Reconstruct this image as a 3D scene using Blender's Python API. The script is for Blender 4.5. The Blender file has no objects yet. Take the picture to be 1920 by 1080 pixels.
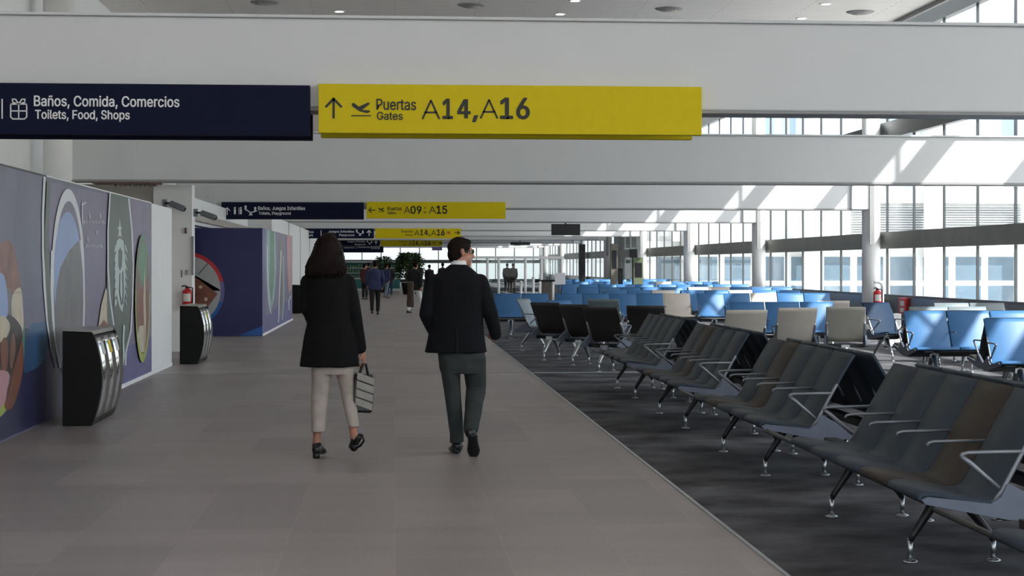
import bpy, bmesh, math, random
from mathutils import Vector, Matrix
from math import sin, cos, pi, radians as R_, atan, sqrt
random.seed(7)
SC = bpy.context.scene
COL = SC.collection
# ---------------------------------------------------------------- camera model (1920x1080 photograph)
FPX = 3600.0; CX = 1070.0; CY = 497.0; HC = 1.55; YAW = atan(330.0/3600.0)
def W(px, py, X=None, Y=None, Z=None, d=None):
    """photograph pixel -> world point on a plane X=, Y= or Z= (or at depth d)"""
    xr = (px-CX)/FPX; zr = (CY-py)/FPX
    dx = sin(YAW)+xr*cos(YAW); dy = cos(YAW)-xr*sin(YAW)
    if d is None:
        if X is not None: d = X/dx
        elif Y is not None: d = Y/dy
        else: d = (Z-HC)/zr
    return Vector((d*dx, d*dy, HC+d*zr))
cam = bpy.data.cameras.new('camera'); co = bpy.data.objects.new('camera', cam); COL.objects.link(co)
cam.sensor_width = 36; cam.lens = FPX/1920*36; cam.clip_start = .1; cam.clip_end = 600
cam.shift_x = -(CX-960)/1920; cam.shift_y = -(540-CY)/1920
co.location = (0, 0, HC); co.rotation_euler = (pi/2, 0, -YAW); SC.camera = co
# ---------------------------------------------------------------- colours and materials
def lin(c):
    return tuple((v/12.92 if v <= .04045 else ((v+.055)/1.055)**2.4) for v in c)
def S(r, g, b): return lin((r/255, g/255, b/255))
M = {}
def mat(name, rgb, rough=.5, metal=0.0, var=.08, scale=12, bump=0.0, spec=.5, coat=0, emit=None, estr=0):
    m = bpy.data.materials.new(name); m.use_nodes = True; nt = m.node_tree; N = nt.nodes; L = nt.links
    b = N['Principled BSDF']
    b.inputs['Roughness'].default_value = rough; b.inputs['Metallic'].default_value = metal
    b.inputs['Specular IOR Level'].default_value = spec
    if coat: b.inputs['Coat Weight'].default_value = coat
    tc = N.new('ShaderNodeTexCoord'); no = N.new('ShaderNodeTexNoise'); no.inputs['Scale'].default_value = scale
    no.inputs['Detail'].default_value = 4
    L.new(tc.outputs['Object'], no.inputs['Vector'])
    rp = N.new('ShaderNodeValToRGB')
    rp.color_ramp.elements[0].position = .3; rp.color_ramp.elements[1].position = .7
    rp.color_ramp.elements[0].color = (*[v*(1-var) for v in rgb], 1)
    rp.color_ramp.elements[1].color = (*[min(1, v*(1+var)) for v in rgb], 1)
    L.new(no.outputs['Fac'], rp.inputs['Fac']); L.new(rp.outputs['Color'], b.inputs['Base Color'])
    if bump:
        bp = N.new('ShaderNodeBump'); bp.inputs['Strength'].default_value = bump; bp.inputs['Distance'].default_value = .01
        L.new(no.outputs['Fac'], bp.inputs['Height']); L.new(bp.outputs['Normal'], b.inputs['Normal'])
    if emit:
        b.inputs['Emission Color'].default_value = (*emit, 1); b.inputs['Emission Strength'].default_value = estr
    M[name] = m; return m
def glass(name, tint, fac=.08):
    m = bpy.data.materials.new(name); m.use_nodes = True; nt = m.node_tree; N = nt.nodes; L = nt.links
    N.remove(N['Principled BSDF']); out = N['Material Output']
    t = N.new('ShaderNodeBsdfTransparent'); t.inputs['Color'].default_value = (*tint, 1)
    g = N.new('ShaderNodeBsdfGlossy'); g.inputs['Roughness'].default_value = .02
    lw = N.new('ShaderNodeLayerWeight'); lw.inputs['Blend'].default_value = .5
    pw = N.new('ShaderNodeMath'); pw.operation = 'POWER'; pw.inputs[1].default_value = 5; L.new(lw.outputs['Facing'], pw.inputs[0])
    ma = N.new('ShaderNodeMath'); ma.operation = 'MULTIPLY_ADD'; ma.inputs[1].default_value = .22; ma.inputs[2].default_value = fac; L.new(pw.outputs[0], ma.inputs[0])
    mx = N.new('ShaderNodeMixShader')
    L.new(ma.outputs[0], mx.inputs[0]); L.new(t.outputs[0], mx.inputs[1]); L.new(g.outputs[0], mx.inputs[2])
    L.new(mx.outputs[0], out.inputs['Surface']); M[name] = m; return m
# ---------------------------------------------------------------- mesh builder
class MB:
    def __init__(s): s.v = []; s.f = []; s.m = []; s.sm = []
    def add(s, vs, fs, mi=0, smooth=False):
        o = len(s.v); s.v += [tuple(p) for p in vs]
        for f in fs: s.f.append(tuple(i+o for i in f)); s.m.append(mi); s.sm.append(smooth)
        return s
    def box(s, x0, x1, y0, y1, z0, z1, mi=0):
        vs = [(x, y, z) for x in (x0, x1) for y in (y0, y1) for z in (z0, z1)]
        return s.add(vs, [(0, 1, 3, 2), (4, 6, 7, 5), (0, 4, 5, 1), (2, 3, 7, 6), (0, 2, 6, 4), (1, 5, 7, 3)], mi)
    def prism(s, pts, axis, a, b, mi=0, smooth=False):
        """pts: 2D outline in the two other axes, extruded along axis (0,1,2) from a to b"""
        def mk(p, t):
            return [(t, p[0], p[1]), (p[0], t, p[1]), (p[0], p[1], t)][axis]
        n = len(pts); vs = [mk(p, a) for p in pts]+[mk(p, b) for p in pts]
        fs = [tuple(range(n)), tuple(range(2*n-1, n-1, -1))]
        s.add(vs, fs, mi, False); o = len(s.v)-2*n
        for i in range(n):
            j = (i+1) % n; s.f.append((o+i, o+j, o+n+j, o+n+i)); s.m.append(mi); s.sm.append(smooth)
        return s
    def tube(s, path, r, n=8, mi=0, sq=1.0, cap=True, smooth=True):
        """round tube along a path; r number or list; sq squashes the second cross axis"""
        P = [Vector(p) for p in path]; k = len(P); rings = []
        up0 = None
        for i, p in enumerate(P):
            t = (P[min(i+1, k-1)]-P[max(i-1, 0)]).normalized()
            if up0 is None:
                up0 = Vector((0, 0, 1)) if abs(t.z) < .9 else Vector((0, 1, 0))
            u = (up0-t*up0.dot(t)).normalized(); w = t.cross(u); up0 = u
            rr = r[i] if isinstance(r, (list, tuple)) else r
            rings.append([p+w*(cos(2*pi*j/n)*rr)+u*(sin(2*pi*j/n)*rr*sq) for j in range(n)])
        return s.loft(rings, mi, cap, smooth)
    def loft(s, rings, mi=0, cap=True, smooth=True):
        n = len(rings[0]); vs = [p for r in rings for p in r]; fs = []
        for i in range(len(rings)-1):
            for j in range(n):
                a = i*n+j; b = i*n+(j+1) % n; fs.append((a, b, b+n, a+n))
        s.add(vs, fs, mi, smooth); o = len(s.v)-len(vs)
        if cap:
            s.f.append(tuple(o+j for j in range(n-1, -1, -1))); s.m.append(mi); s.sm.append(False)
            e = o+(len(rings)-1)*n
            s.f.append(tuple(e+j for j in range(n))); s.m.append(mi); s.sm.append(False)
        return s
    def lathe(s, prof, c=(0, 0, 0), n=20, mi=0, axis='z', smooth=True):
        """prof: (radius, height) list"""
        rings = []
        for r, h in prof:
            ring = []
            for j in range(n):
                a = 2*pi*j/n
                p = (r*cos(a), r*sin(a), h)
                if axis == 'x': p = (h, r*cos(a), r*sin(a))
                if axis == 'y': p = (r*cos(a), h, r*sin(a))
                ring.append(Vector(p)+Vector(c))
            rings.append(ring)
        return s.loft(rings, mi, True, smooth)
    def ball(s, c, rx, ry, rz, n=14, mi=0, rot=None):
        rings = []
        m = max(5, n//2+1)
        for i in range(m+1):
            th = pi*(i/m)*.98+.01*pi
            ring = []
            for j in range(n):
                a = 2*pi*j/n
                p = Vector((rx*sin(th)*cos(a), ry*sin(th)*sin(a), -rz*cos(th)))
                if rot: p = rot @ p
                ring.append(p+Vector(c))
            rings.append(ring)
        return s.loft(rings, mi)
    def poly(s, pts, mi=0): return s.add(pts, [tuple(range(len(pts)))], mi)
    def mesh(s, name, mats):
        me = bpy.data.meshes.new(name); me.from_pydata(s.v, [], s.f)
        for m in mats: me.materials.append(M[m])
        me.polygons.foreach_set('material_index', s.m); me.polygons.foreach_set('use_smooth', s.sm)
        me.update()
        bm = bmesh.new(); bm.from_mesh(me); bmesh.ops.recalc_face_normals(bm, faces=bm.faces[:]); bm.to_mesh(me); bm.free()
        return me
    def build(s, name, mats, parent=None, bevel=0, loc=None, mesh=None):
        if isinstance(mats, str): mats = [mats]
        return put(name, s.mesh(name, mats), parent, bevel, loc)
def put(name, me, parent=None, bevel=0, loc=None):
    o = bpy.data.objects.new(name, me); COL.objects.link(o)
    if parent is not None: o.parent = parent
    if loc is not None: o.location = loc
    if bevel:
        b = o.modifiers.new('edge', 'BEVEL'); b.width = bevel; b.segments = 2; b.limit_method = 'ANGLE'
    return o
def tag(o, label, cat, group=None, kind=None):
    o['label'] = label; o['category'] = cat
    if group: o['group'] = group
    if kind: o['kind'] = kind
    return o
def thing(name, label, cat, loc=(0, 0, 0), rz=0, group=None):
    o = bpy.data.objects.new(name, None); o.empty_display_size = .2; COL.objects.link(o)
    o.location = loc; o.rotation_euler = (0, 0, rz)
    return tag(o, label, cat, group)
def struct(o, label=None):
    o['kind'] = 'structure'
    if label: o['label'] = label
    return o
def solidify(mb, voxel, mats, name, smooth=4, parent=None, noise=0, nscale=12.0):
    """fuse overlapping lofts into ONE continuous surface"""
    me = mb.mesh('tmp', mats[:1]); o = bpy.data.objects.new('tmp', me); COL.objects.link(o)
    r = o.modifiers.new('r', 'REMESH'); r.mode = 'VOXEL'; r.voxel_size = voxel; r.use_smooth_shade = True
    if smooth:
        s = o.modifiers.new('s', 'SMOOTH'); s.iterations = smooth; s.factor = .5
    bpy.context.view_layer.update()
    dg = bpy.context.evaluated_depsgraph_get()
    out = bpy.data.meshes.new_from_object(o.evaluated_get(dg)); out.name = name
    bpy.data.objects.remove(o)
    out.materials.clear()
    for m in mats: out.materials.append(M[m])
    if noise:
        from mathutils import noise as nz
        for v in out.vertices:
            k = nz.noise(Vector((v.co.x*nscale, v.co.y*nscale, v.co.z*nscale*.45)))
            v.co += v.normal*(k*noise)
    for p in out.polygons: p.use_smooth = True
    return put(name, out, parent)
# ---------------------------------------------------------------- text
try:
    import os
    FONT = bpy.data.fonts.load(os.path.join(bpy.utils.system_resource('DATAFILES'), 'fonts', 'Inter.woff2'))   # ships with Blender
except Exception: FONT = None
def text_mesh(body, bold=0.0, space=1.0):
    c = bpy.data.curves.new('t', 'FONT'); c.body = body; c.space_character = space; c.resolution_u = 3
    if FONT: c.font = FONT
    o = bpy.data.objects.new('t', c); COL.objects.link(o); bpy.context.view_layer.update()
    dg = bpy.context.evaluated_depsgraph_get()
    me = bpy.data.meshes.new_from_object(o.evaluated_get(dg))
    vs = [v.co.copy() for v in me.vertices]; fs = [tuple(p.vertices) for p in me.polygons]
    bpy.data.objects.remove(o); bpy.data.meshes.remove(me); bpy.data.curves.remove(c)
    return vs, fs
def text_fit(mb, body, x0, x1, z0, z1, y, mi=0, bold=0.0, space=1.0):
    """lettering facing -Y inside the given box on plane y"""
    vs, fs = text_mesh(body, bold, space)
    a = min(v.x for v in vs); b = max(v.x for v in vs); c = min(v.y for v in vs); d = max(v.y for v in vs)
    P = [((v.x-a)/(b-a)*(x1-x0)+x0, y, (v.y-c)/(d-c)*(z1-z0)+z0) for v in vs]
    if bold <= 0: mb.add(P, fs, mi); return
    r = bold*(z1-z0)                                   # heavier weight: the outline struck again around itself
    for k in range(8):
        a_ = k*pi/4
        mb.add([(p[0]+r*cos(a_), p[1]-.0002*k, p[2]+r*sin(a_)*.8) for p in P], fs, mi)
# ---------------------------------------------------------------- materials
mat('white_paint', S(241, 242, 242), .55, var=.015, scale=3)
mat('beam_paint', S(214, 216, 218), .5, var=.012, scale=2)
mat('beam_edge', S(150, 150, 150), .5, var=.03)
mat('beige_board', S(178, 172, 164), .7, var=.04)
mat('panel_blue', S(94, 102, 116), .5, .1, var=.06)
mat('flange_brown', S(105, 86, 78), .6, var=.2, scale=20)
mat('alu', S(190, 194, 198), .32, 1.0, var=.04)
mat('alu_matt', S(132, 136, 141), .5, .6, var=.04)
mat('chrome', S(205, 205, 202), .1, 1.0, var=.02)
mat('steel_brushed', S(178, 176, 172), .28, 1.0, var=.08, scale=30)
mat('frame_dark', S(74, 78, 80), .4, .3, var=.08)
mat('transom', S(112, 112, 106), .45, .2, var=.18, scale=1.2)
mat('plinth', S(52, 54, 58), .25, 0, var=.15, scale=2)
mat('black', S(16, 16, 17), .5, var=.1)
mat('black_gloss', S(10, 10, 11), .45, var=.1, spec=.2)
mat('dark_metal', S(40, 41, 43), .4, .5, var=.1)
mat('navy_sign', S(15, 21, 48), .65, var=.04, spec=.15)
mat('yellow_sign', S(218, 196, 14), .55, var=.02, spec=.2)
mat('sign_white', S(235, 236, 240), .5, var=.01)
mat('sign_black', S(22, 22, 20), .5, var=.05)
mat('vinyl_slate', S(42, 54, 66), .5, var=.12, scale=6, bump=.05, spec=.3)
mat('vinyl_brown_reflection', S(48, 41, 36), .5, var=.12, scale=6, bump=.05, spec=.3)  # brown reflection on the slate seats, put into the colour
mat('vinyl_blue', S(58, 110, 160), .5, var=.06, scale=5)
mat('vinyl_navy_shade', S(20, 42, 66), .65, var=.06, scale=5, spec=.2)  # navy made darker to stand for the shade on the seat
mat('vinyl_beige', S(205, 198, 188), .5, var=.05, scale=5)
mat('vinyl_grey', S(120, 132, 138), .5, var=.06, scale=5)
mat('vinyl_stone', S(178, 175, 165), .5, var=.05, scale=5)
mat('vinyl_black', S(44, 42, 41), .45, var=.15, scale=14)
mat('red', S(190, 28, 34), .35, var=.08)
mat('label_white', S(225, 222, 215), .5, var=.03)
mat('purple_sign', S(128, 112, 160), .5, var=.04)
mat('screen_black', S(22, 22, 26), .2, var=.08)
mat('green_leaf', S(62, 82, 48), .6, var=.35, scale=6)
mat('soil', S(46, 36, 28), .9, var=.3)
mat('teal', S(40, 110, 110), .5, var=.15)
mat('produce_green', S(110, 140, 110), .6, var=.4, scale=14)
mat('counter_white', S(200, 205, 202), .4, var=.05)
mat('totem_brown', S(110, 104, 96), .5, var=.08)
mat('totem_green', S(98, 108, 82), .5, var=.08)
mat('lamp_glow', S(255, 240, 225), .5, emit=(1, .93, .85), estr=6)
mat('ext_white', S(232, 232, 230), .7, var=.03, scale=1)
mat('ext_grey', S(205, 208, 210), .6, var=.05)
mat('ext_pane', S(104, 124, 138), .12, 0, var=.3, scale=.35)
mat('ext_pane_sky', S(176, 200, 222), .15, 0, var=.1, scale=.3)  # pale blue is the reflected sky, painted into the pane colour
mat('apron', S(208, 207, 204), .8, var=.08, scale=.2)
mat('skin', S(172, 122, 100), .5, var=.05, scale=20)
mat('skin_tan', S(166, 114, 92), .5, var=.05, scale=20)
mat('hair_brown', S(26, 16, 13), .6, var=.45, scale=40, bump=.3, spec=.12)
mat('hair_dark', S(27, 21, 18), .8, var=.4, scale=60, bump=.3, spec=.12)
mat('cloth_black', S(15, 15, 16), .9, var=.2, scale=25, bump=.15, spec=.2)
mat('cloth_navyblack', S(17, 18, 22), .9, var=.2, scale=25, bump=.15, spec=.2)
mat('cloth_beige', S(168, 158, 149), .85, var=.1, scale=14, bump=.2, spec=.2)
mat('cloth_greygreen', S(54, 58, 57), .85, var=.14, scale=14, bump=.2, spec=.2)
mat('cloth_navy', S(48, 56, 92), .85, var=.12, scale=14)
mat('cloth_dark', S(30, 28, 30), .85, var=.12, scale=14)
mat('cloth_maroon', S(78, 34, 36), .85, var=.12, scale=14)
mat('cloth_jeans', S(108, 120, 134), .85, var=.12, scale=14)
mat('cloth_olive', S(60, 56, 50), .85, var=.12, scale=14)
mat('cloth_brown', S(72, 58, 52), .85, var=.12, scale=14)
mat('cloth_white', S(225, 225, 225), .8, var=.03)
mat('shoe_black', S(18, 17, 17), .35, var=.1)
mat('lens_dark', S(40, 44, 48), .08, 0, var=.05, spec=.9)
mat('bag_panel', S(138, 134, 126), .45, var=.14, scale=16)
mat('bag_black', S(24, 23, 23), .35, var=.1)
# mural inks
mat('ink_lilac', S(122, 116, 142), .4, var=.12, scale=1.3)
mat('ink_slate', S(104, 104, 126), .4, var=.16, scale=1.6)
mat('ink_navy', S(44, 44, 82), .4, var=.16, scale=1.6)
mat('ink_blue', S(54, 92, 132), .4, var=.25, scale=2.0)
mat('ink_white', S(226, 228, 232), .4, var=.03)
mat('ink_sky', S(146, 168, 214), .4, var=.07, scale=1.2)
mat('ink_hill', S(116, 114, 116), .4, var=.18, scale=3)
mat('ink_green', S(86, 98, 90), .4, var=.10, scale=3)
mat('ink_pale', S(196, 212, 208), .4, var=.06)
mat('ink_rust', S(132, 90, 78), .4, var=.35, scale=5)
mat('ink_wood', S(126, 74, 58), .4, var=.2, scale=6)
mat('ink_cream', S(206, 194, 172), .4, var=.12, scale=6)
mat('ink_dark', S(58, 48, 46), .4, var=.4, scale=8)
mat('ink_lime', S(170, 186, 84), .4, var=.2, scale=3)
mat('ink_leaf', S(96, 140, 110), .4, var=.25, scale=4)
mat('ink_deep', S(32, 34, 92), .4, var=.05, scale=2)
mat('ink_bluebright', S(28, 92, 168), .4, var=.05, scale=2)
mat('ink_red', S(196, 34, 50), .4, var=.05)
mat('ink_board', S(176, 178, 180), .4, var=.06, scale=4)
mat('ink_pink', S(200, 150, 158), .4, var=.1)
mat('ink_mint', S(150, 180, 184), .4, var=.1)
mat('ink_violet', S(100, 94, 148), .4, var=.12, scale=1.5)
glass('pane_clear', (.93, .95, .95), .02)
glass('pane_screen', (.9, .93, .93), .02)
def node_mat(name, build):
    m = bpy.data.materials.new(name); m.use_nodes = True; nt = m.node_tree; b = nt.nodes['Principled BSDF']
    tc = nt.nodes.new('ShaderNodeTexCoord'); build(nt, nt.nodes, nt.links, b, tc); M[name] = m
def f_stone(nt, N, L, b, tc):
    mp = N.new('ShaderNodeMapping'); mp.inputs['Rotation'].default_value = (0, 0, pi/2); L.new(tc.outputs['Object'], mp.inputs['Vector'])
    br = N.new('ShaderNodeTexBrick'); br.inputs['Scale'].default_value = 1; br.offset = .5
    br.inputs['Brick Width'].default_value = 1.2; br.inputs['Row Height'].default_value = .6
    br.inputs['Mortar Size'].default_value = .0022; br.inputs['Mortar Smooth'].default_value = .2; br.inputs['Bias'].default_value = 0
    c = S(151, 143, 140)
    br.inputs['Color1'].default_value = (*[v*.88 for v in c], 1); br.inputs['Color2'].default_value = (*[v*1.12 for v in c], 1)
    br.inputs['Mortar'].default_value = (*[v*1.25 for v in c], 1)
    L.new(mp.outputs[0], br.inputs['Vector'])
    n1 = N.new('ShaderNodeTexNoise'); n1.inputs['Scale'].default_value = 70; n1.inputs['Detail'].default_value = 5; L.new(tc.outputs['Object'], n1.inputs['Vector'])
    n2 = N.new('ShaderNodeTexNoise'); n2.inputs['Scale'].default_value = 1.4; n2.inputs['Detail'].default_value = 3
    m2 = N.new('ShaderNodeMapping'); m2.inputs['Scale'].default_value = (.35, 1.6, 1); L.new(tc.outputs['Object'], m2.inputs['Vector']); L.new(m2.outputs[0], n2.inputs['Vector'])
    r1 = N.new('ShaderNodeMapRange'); r1.inputs[1].default_value = .3; r1.inputs[2].default_value = .7; r1.inputs[3].default_value = .86; r1.inputs[4].default_value = 1.14; L.new(n1.outputs['Fac'], r1.inputs[0])
    r2 = N.new('ShaderNodeMapRange'); r2.inputs[1].default_value = .3; r2.inputs[2].default_value = .7; r2.inputs[3].default_value = .92; r2.inputs[4].default_value = 1.08; L.new(n2.outputs['Fac'], r2.inputs[0])
    mu = N.new('ShaderNodeMath'); mu.operation = 'MULTIPLY'; L.new(r1.outputs[0], mu.inputs[0]); L.new(r2.outputs[0], mu.inputs[1])
    vm = N.new('ShaderNodeVectorMath'); vm.operation = 'SCALE'; L.new(br.outputs['Color'], vm.inputs[0]); L.new(mu.outputs[0], vm.inputs['Scale'])
    L.new(vm.outputs[0], b.inputs['Base Color']); b.inputs['Roughness'].default_value = .4; b.inputs['Specular IOR Level'].default_value = .35
node_mat('stone_floor', f_stone)
def f_carpet(nt, N, L, b, tc):
    n1 = N.new('ShaderNodeTexNoise'); n1.inputs['Scale'].default_value = 160; n1.inputs['Detail'].default_value = 3; L.new(tc.outputs['Object'], n1.inputs['Vector'])
    n2 = N.new('ShaderNodeTexNoise'); n2.inputs['Scale'].default_value = 1.6; n2.inputs['Detail'].default_value = 5; L.new(tc.outputs['Object'], n2.inputs['Vector'])
    r2 = N.new('ShaderNodeValToRGB'); c = S(88, 88, 91)
    r2.color_ramp.elements[0].position = .34; r2.color_ramp.elements[1].position = .66
    r2.color_ramp.elements[0].color = (*[v*.42 for v in c], 1); r2.color_ramp.elements[1].color = (*[v*1.5 for v in c], 1)
    L.new(n2.outputs['Fac'], r2.inputs['Fac'])
    r1 = N.new('ShaderNodeMapRange'); r1.inputs[3].default_value = .6; r1.inputs[4].default_value = 1.4; L.new(n1.outputs['Fac'], r1.inputs[0])
    vm = N.new('ShaderNodeVectorMath'); vm.operation = 'SCALE'; L.new(r2.outputs['Color'], vm.inputs[0]); L.new(r1.outputs[0], vm.inputs['Scale'])
    L.new(vm.outputs[0], b.inputs['Base Color']); b.inputs['Roughness'].default_value = .95; b.inputs['Specular IOR Level'].default_value = .1
node_mat('carpet', f_carpet)
def f_ceil(nt, N, L, b, tc):
    br = N.new('ShaderNodeTexBrick'); br.inputs['Scale'].default_value = 1; br.inputs['Brick Width'].default_value = 3.6; br.inputs['Row Height'].default_value = .2
    br.inputs['Mortar Size'].default_value = .012; br.inputs['Mortar Smooth'].default_value = .4
    c = S(242, 236, 230)
    br.inputs['Color1'].default_value = (*[v*.96 for v in c], 1); br.inputs['Color2'].default_value = (*c, 1); br.inputs['Mortar'].default_value = (*[v*.55 for v in c], 1)
    L.new(tc.outputs['Object'], br.inputs['Vector']); L.new(br.outputs['Color'], b.inputs['Base Color']); b.inputs['Roughness'].default_value = .45
node_mat('ceiling_panels', f_ceil)
# ---------------------------------------------------------------- light
w = bpy.data.worlds.new('sky'); SC.world = w; w.use_nodes = True
nt = w.node_tree; bg = nt.nodes['Background']
sky = nt.nodes.new('ShaderNodeTexSky'); sky.sky_type = 'NISHITA'; sky.sun_disc = False
SUN = Vector((.82, -.55, 1.0)).normalized()          # towards the sun
sky.sun_elevation = math.asin(SUN.z); sky.sun_rotation = math.atan2(SUN.x, SUN.y)
sky.air_density = 1.0; sky.dust_density = 2.5; sky.ozone_density = 1.0
mixc = nt.nodes.new('ShaderNodeMix'); mixc.data_type = 'RGBA'; mixc.inputs['Factor'].default_value = .35
mixc.inputs[7].default_value = (6, 6.3, 6.6, 1)      # thin bright haze
nt.links.new(sky.outputs[0], mixc.inputs[6]); nt.links.new(mixc.outputs[2], bg.inputs[0]); bg.inputs[1].default_value = .42
sl = bpy.data.lights.new('sun', 'SUN'); sl.energy = 11; sl.angle = R_(.55); sl.color = (1, .97, .93)
so = bpy.data.objects.new('sun', sl); COL.objects.link(so); so.rotation_euler = (-SUN).to_track_quat('-Z', 'Y').to_euler()
SC.view_settings.view_transform = 'Standard'; SC.view_settings.look = 'None'; SC.view_settings.exposure = .0; SC.view_settings.gamma = 1
SC.view_settings.use_curve_mapping = False
# ---------------------------------------------------------------- setting
XE = 1.95; XF = 13.0; Y0 = -4.0; YE = 172.0; ZC = 7.2; XL = -6.3
struct(MB().box(XL, XE, Y0, YE, -.3, 0).build('floor', 'stone_floor'), 'grey stone tiled walkway')
struct(MB().box(XE, XF, Y0, YE, -.3, 0).build('floor', 'carpet'), 'dark mottled carpet of the waiting area')
struct(MB().box(XE-.012, XE+.012, Y0, YE, 0, .006).build('trim_1', 'alu'), 'metal strip between walkway and carpet')
jy = W(1000, 699, Z=0).y
struct(MB().box(XE+.02, XF-.2, jy-.035, jy+.035, 0, .006).build('trim_2', 'alu'), 'metal joint strip across the carpet')
struct(MB().box(XL, XE-.02, jy-.012, jy+.012, 0, .003).build('trim_3', 'alu_matt'), 'thin joint line across the walkway')
struct(MB().box(XL, 11.55, Y0, YE, ZC, ZC+.25).build('ceiling', 'ceiling_panels'))
struct(MB().box(11.35, 11.6, Y0, YE, ZC+.25, 9.0).build('wall_fascia', 'white_paint'), 'white fascia above the ceiling edge')
struct(MB().box(11.35, 13.5, Y0, YE, 9.0, 9.3).build('roof', 'white_paint'))  # unseen roof strip, added so light enters only through the glazing
struct(MB().box(11.52, 11.58, Y0, YE, ZC-.1, ZC+.05).build('trim_4', 'beam_edge'), 'grey edge trim of the ceiling')
struct(MB().box(XL-.3, XL, Y0, YE, 0, 9).build('wall_left', 'white_paint'))
struct(MB().box(-4.5, -4.3, 35.4, 41.7, 0, 3.0).build('wall_side_left', 'white_paint'))
struct(MB().box(-4.5, -4.3, 41.7, 57, 2.42, 3.0).build('wall_over_left', 'white_paint'))
struct(MB().box(-4.32, -4.22, 35.4, 57, 2.5, 2.66).build('trim_6', 'beige_board'), 'beige strip along the left side wall')
struct(MB().box(-4.3, -3.62, 34.9, 35.4, 0, 2.99).build('wall_pier', 'white_paint'), 'white wall pier beside the hoarding')
struct(MB().box(XL, -4.3, 35.1, 35.3, 0, 3.0).build('wall_recess', 'beige_board'))
struct(MB().box(-5.2, -3.6, 57, 125, 0, 3.0).build('wall_far_left', 'white_paint'), 'white wall past the second hoarding')
mb = MB()
for y in (66, 74, 82, 90): mb.box(-3.62, -3.585, y-.03, y+.03, 0, 3.0)
struct(mb.build('trim_5', 'beam_edge'), 'grey joints of the far left wall')
struct(MB().box(XF-.12, XF+.12, Y0, YE, 0, .72).build('wall_plinth', 'plinth'), 'dark low wall below the glazing')
# beams with splice plates
BY = [18.2+15.85*n for n in range(10)]
Zb, Zt = 3.0, 3.9
for n, y in enumerate(BY):
    o = MB().box(-5.6, 12.45, y, y+.45, Zb+.03, Zt-.03).build('beam', 'beam_paint', bevel=.02)
    struct(o, 'deep white steel beam across the hall, %s from the camera' % ['first', 'second', 'third', 'fourth', 'fifth', 'sixth', 'seventh', 'eighth', 'ninth', 'tenth'][n])
    MB().box(-5.6, 12.45, y-.04, y+.49, Zt-.03, Zt).build('top_flange', 'beam_paint', o, bevel=.008)
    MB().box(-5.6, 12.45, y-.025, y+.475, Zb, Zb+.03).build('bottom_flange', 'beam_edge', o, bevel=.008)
    if n:
        p = MB().box(-4.78, -4.52, y-.012, y+.0, Zb+.06, Zt-.06)
        for i in range(2):
            for j in range(5): p.lathe([(.022, -.032), (.022, -.012)], (-4.72+i*.13, y, Zb+.15+j*.15), 6, 0, 'y', False)
        p.build('splice_plate', 'beam_paint', o)
        p = MB().box(-5.25, -4.1, y-.03, y+.48, Zb-.03, Zb)
        for i in range(9): p.lathe([(.028, Zb-.075), (.028, Zb-.03)], (-4.85+i*.085, y+.02, 0), 6, 0, 'z', False)
        p.build('flange_plate', 'flange_brown', o)
    # supporting columns at both ends
    if n:
        c = MB().lathe([(.24, 0), (.24, ZC)], (12.62, y+.22, 0), 24).build('column', 'white_paint'); struct(c, 'round white column by the glazing')
        MB().box(12.02, 12.72, y-.08, y+.53, Zb+.02, Zt-.02).build('bracket', 'white_paint', c, bevel=.02)
        MB().box(12.5, 12.62, y-.12, y-.08, Zb-.9, Zt+.3).build('stiffener', 'beam_edge', c)
    struct(MB().lathe([(.27, 0), (.27, ZC)], (-5.83, y+.1, 0), 24).build('column', 'white_paint'), 'round white column by the left wall')
# glazed facade, one window per bay
def bay(i, ya, yb):
    f = MB(); k = 6
    for j in range(k+1):
        y = ya+(yb-ya)*j/k
        if j == k and i < 9: continue
        f.box(XF-.03, XF+.03, y-.022, y+.022, .72, 9)
    for z0, z1 in ((4.88, 5.32), (7.4, 7.85)): f.box(XF-.09, XF+.09, ya, yb, z0, z1)
    f.box(XF-.06, XF+.06, ya, yb, .72, .78)
    o = struct(f.build('window_%d' % (i+1), 'frame_dark'), 'tall glazing bay with thin dark mullions')
    struct(MB().box(XF-.1, XF+.1, ya, yb, 1.98, 2.42).build('transom', 'transom', o))
    struct(MB().box(XF-.008, XF+.008, ya, yb, .78, 9).build('glass_pane', 'pane_clear', o))
edges = [Y0]+[y for y in BY]+[YE]
for i in range(len(edges)-1):
    if edges[i+1]-edges[i] > .5: bay(i, edges[i], edges[i+1])
# far end glazing
f = MB()
for x in [XL+1.7*i for i in range(12)]+[XF]: f.box(x-.04, x+.04, YE-.05, YE+.05, 0, 3.4)
f.box(XL, XF, YE-.12, YE+.12, 1.72, 2.02); f.box(XL, XF, YE-.1, YE+.1, 0, .3)
o = struct(f.build('window_12', 'frame_dark'), 'glazed end wall at the far end of the hall')
struct(MB().box(XL, XF, YE-.01, YE+.01, .3, 3.4).build('glass_pane', 'pane_clear', o))
struct(MB().box(XL, XF, YE-.15, YE+.15, 3.4, 9).build('wall_end', 'white_paint'))
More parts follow.
